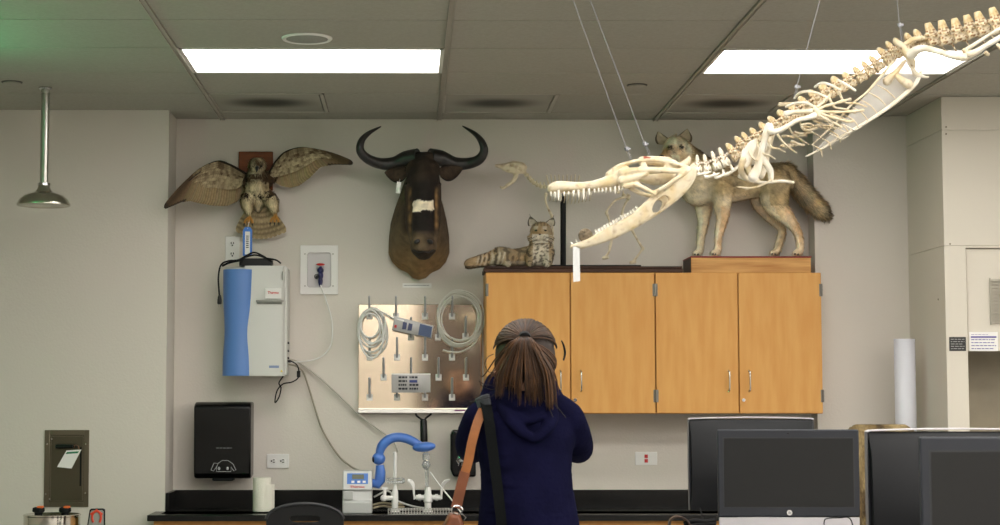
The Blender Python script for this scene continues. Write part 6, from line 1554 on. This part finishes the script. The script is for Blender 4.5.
def monitor_back(x0, yt, x1, yb, Y, lb, grp='all in one computers'):
    a, b = P(x0, yt, Y), P(x1, yb, Y); cx = (a.x+b.x)/2; w, h = b.x-a.x, a.z-b.z
    t = thing('computer', lb, 'computer', V((cx, Y+.02, BT)), grp)
    # shell curving in towards the middle of the back, facing the camera
    n = 14; vs = []
    for i in range(n+1):
        f = i/n; x = a.x+w*f; bow = (1-(2*f-1)**2); 
        for (z, d, zz) in ((b.z, .020+.028*bow, 0), (b.z+h*.3, .030+.032*bow, 0), (a.z-h*.18, .026+.03*bow, 0), (a.z-.006+.003*bow, .004, 0)):
            inset = .012*(1-abs(2*(z-b.z)/h-1)); xx = x+(inset if f < .5 else -inset)*abs(2*f-1)
            vs.append(V((xx, Y-d, z)))
    fs = [(i*4+k, i*4+k+1, (i+1)*4+k+1, (i+1)*4+k) for i in range(n) for k in range(3)]
    m_ = len(vs); vs += [V((p.x, Y+.004, p.z)) for p in vs]
    fs2 = [tuple(m_+i for i in reversed(f)) for f in fs]; side = []
    for i in range(n): side += [(i*4, (i+1)*4, m_+(i+1)*4, m_+i*4), (i*4+3, m_+i*4+3, m_+(i+1)*4+3, (i+1)*4+3)]
    for k in range(3): side += [(k, m_+k, m_+k+1, k+1), (n*4+k, n*4+k+1, m_+n*4+k+1, m_+n*4+k)]
    MB().add(vs, fs+fs2+side).build('rear_shell', SHELL, t, ang=50)
    # silver rim, slightly bowed along the top
    tp = []
    rim = [V((a.x-.002, Y+.006, b.z)), V((a.x-.004, Y+.006, (a.z+b.z)/2)), V((a.x-.003, Y+.006, a.z-.004)), V((a.x+.006, Y+.006, a.z)), V((a.x+w*.25, Y+.006, a.z+.0035)), V((cx, Y+.006, a.z+.005)), V((a.x+w*.75, Y+.006, a.z+.0035)), V((b.x-.006, Y+.006, a.z)), V((b.x+.003, Y+.006, a.z-.004)), V((b.x+.004, Y+.006, (a.z+b.z)/2)), V((b.x+.002, Y+.006, b.z))]
    MB().strap(rim[2:9], .030, .0045, (0, 1, 0)).build('top_rim', SILVER, t, bevel=.001)
    sr = mat('side_rim', (120, 118, 120), .4, .3); MB().strap(rim[:3], .026, .0018, (0, 1, 0)).build('side_rim', sr, t); MB().strap(rim[8:], .026, .0018, (0, 1, 0)).build('side_rim', sr, t)
    MB().box((a.x, Y+.004, b.z), (b.x, Y+.02, a.z-.003)).build('front_frame', BEZ, t, bevel=.003)
    MB().box((cx-.11, Y-.15, BT+.001), (cx+.11, Y+.07, BT+.014)).build('stand_foot', SILVER, t, bevel=.004)
    MB().box((cx-.06, Y-.06, BT+.010), (cx+.06, Y-.02, b.z+.12)).build('stand_neck', SILVER, t, bevel=.004)
    return t
monitor_front(717.5, 429.5, 860.5, 517, 6.6, 'dark computer screen with a round white emblem facing the camera, middle of the lower right')
monitor_back(689, 418.5, 814, 510, 7.35, 'dark computer seen from behind, left of the screen with the round emblem')
monitor_front(920, 437, 1162, 586, 4.0, 'dark computer screen cut off by the right edge of the photo')
monitor_back(867.5, 430.5, 1052, 565, 5.0, 'dark computer seen from behind with a bright top edge, at the far lower right')
cable('cable', 'thin black cable looping under the screen with the round emblem', 'cable', [(824, 525, 6.5), (825, 519.5, 6.5), (831, 518, 6.5), (840, 517.8, 6.5), (847, 517.2, 6.5), (851, 520, 6.5), (853, 527, 6.5)], 6.5, .0022, BLACKM)
cable('cable', 'black cable dropping from the computer seen from behind at left', 'cable', [(700, 508, 7.3), (701.5, 513, 7.28), (703, 518, 7.26), (701, 526, 7.2)], 7.3, .0025, BLACKM)
# dark headset lying at the bottom edge
Yg = 7.2; t = thing('headset', 'dark headset with a curved brownish band at the bottom edge beside the computers', 'headset', P(680, 522, Yg))
MB().strap(curvepx([(669, 530, Yg), (670, 521, Yg), (675, 517, Yg), (682, 517.5, Yg), (688, 522, Yg), (691, 530, Yg)], Yg, 5), .035, .008, (0, 1, 0)).build('band', mat('brown_band', (62, 46, 36), .3), t, bevel=.002)
MB().tube(curvepx([(684, 524, Yg), (694, 521, Yg), (706, 521.5, Yg), (716, 520, Yg)], Yg), .010, 10).tube(curvepx([(684, 528, Yg), (700, 524.5, Yg), (716, 524, Yg)], Yg), .012, 10).build('earpiece', BLACKM, t)
q = P(690, 534, Yg); MB().cyl(V((q.x, Yg, BT)), V((q.x, Yg, q.z)), .045, n=20).cyl(V((q.x-.085, Yg, BT)), V((q.x-.085, Yg, q.z)), .03, n=20).build('ear_cup', BLACKM, t, bevel=.004)

# ------------------------------------------------------------ chairs
def seat_chair(x, Y, ztop, w, lb, nm='lab_chair', d=-1):
    t = thing(nm, lb, 'chair', V((x, Y, 0)))
    n = 24; prof = []
    hgt = .30
    for k in range(n+1):
        a = math.pi*k/n; prof.append((x-w/2*math.cos(a)*abs(math.cos(a))**-.0, ztop-.085+.085*math.sin(a)**.8))
    prof += [(x+w/2*.96, ztop-hgt*.7), (x+w/2*.8, ztop-hgt), (x-w/2*.8, ztop-hgt), (x-w/2*.96, ztop-hgt*.7)]
    outer = []
    def bend(px_): u = (px_-x)/(w/2); return -.05*u*u
    slot = []
    for k in range(24):
        a = 2*math.pi*k/24; slot.append((x+.068*math.copysign(abs(math.cos(a))**.5, math.cos(a)), ztop-.068+.015*math.copysign(abs(math.sin(a))**.7, math.sin(a))))
    m_ = MB().prism([V((a, Y+.0, z)) for a, z in prof], (0, .022, 0)); cut = MB().prism([V((a, Y-.03, z)) for a, z in slot], (0, .09, 0))
    o = m_.remesh('backrest', mat('chair_plastic', (15, 15, 16), .5, spec=.3), .005, t, 2, cut=cut)
    MB().tube([V((a, Y-.001, z)) for a, z in prof[1:n]], .007, 8).build('edge_roll', mat('chair_edge', (40, 40, 43), .45), t)
    sz = ztop-.42
    MB().lathe((x, Y+.2*d, sz), [(.001, -.04), (.16, -.04), (.20, -.02), (.205, .0), (.19, .018), (.001, .012)], 32).build('seat', mat('chair_plastic', (36, 36, 38)), t)
    MB().tube([V((x, Y+.03, ztop-.2)), V((x, Y+.04, sz)), V((x, Y+.1*d, sz-.05))], .014, 10).cyl((x, Y+.2*d, .12), (x, Y+.2*d, sz-.03), .024).build('post', BLACKM, t)
    for k in range(5):
        a = 2*math.pi*k/5; e_ = V((x+.27*math.cos(a), Y+.2*d+.27*math.sin(a), .07)); MB().tube([V((x, Y+.2*d, .13)), e_], [.022, .014], 10).build('leg', BLACKM, t)
        MB().cyl(e_+V((0, -.01, -.04)), e_+V((0, .012, -.04)), .028).build('caster', BLACKM, t)
    return t
q = P(305, 503.5, 8.0); seat_chair(q.x, 8.0, q.z, .345, 'black plastic lab chair back with a slot handle at the bottom of the photo')
# brown fur hide over a stool back behind the computers
Yz = 7.9; q = P(880, 424.5, Yz); zt = q.z
t = seat_chair(P(881, 430, Yz+.12).x, Yz+.03, zt-.035, .26, 'chair hidden under the brown hide behind the computers', d=1)
x0, x1 = P(849, 430, Yz).x, P(916, 430, Yz).x
hm = MB(); nx, nzv = 26, 16; vs = []; cs = []
def hidept(u, v):
    # v<0 back side, v>0 front side hanging, draped over a rounded top
    L_ = .48; s_ = v*L_; r = .035
    x = x0+(x1-x0)*u; sagx = .006*math.sin(u*17)+.004*math.sin(u*31)
    corner = -.035*max(0, abs(2*u-1)-.72)**1.3*4
    if abs(s_) < r*1.57: a = s_/r; y = Yz-r*math.sin(a)+.04; z = zt-r+r*math.cos(a)
    else:
        k = 1 if s_ > 0 else -1; y = Yz+.04-k*(r+.01*(abs(s_)-r*1.57)+sagx); z = zt-r-(abs(s_)-r*1.57)
    return V((x, y, z+corner))
HG, HB2, HD2 = lin((128, 106, 68)), lin((168, 148, 106)), lin((50, 38, 25))
vs = [hidept(i/nx, (j/nzv-.5)*2) for i in range(nx+1) for j in range(nzv*1+1)]
m1 = nzv+1
cs = []
for p in vs:
    c = mixc(HG, HB2, .5+nz(V((p.x*14, p.y*8, p.z*7)), 1)*1.6); c = mixc(c, HD2, max(0, nz(p, 26, 3)-.1)*2.2)
    if p.x > x1-.04: c = mixc(c, HD2, .5)
    cs.append(c)
fs = [(i*m1+j, i*m1+j+1, (i+1)*m1+j+1, (i+1)*m1+j) for i in range(nx) for j in range(nzv)]
hm.add(vs, fs, cs); rn = random.Random(3)
for i in range(7000):
    u, v = rn.random(), rn.uniform(-.2, 1); p = hidept(u, v); p2 = hidept(u, v+.03); d = (p2-p).normalized(); nn = V((0, -1, .3)).normalized()
    d = (d+nn*.25+V((rn.uniform(-.3, .3), 0, 0))).normalized(); sd = V((.0016, 0, 0)); k = rn.uniform(.7, 1.3); a_ = cs[int(u*nx)*m1+int((v*.5+.5)*nzv)]
    c = tuple(min(1, x*k) for x in a_); hm.add([p-sd, p+sd, p+d*.022], [(0, 1, 2)], [c]*3)
o = hm.build('fur_hide', FUR, loc=V(((x0+x1)/2, Yz+.04, zt)), ang=180)
tag(o, 'mottled golden brown fur hide draped over a chair behind the computers', 'hide')
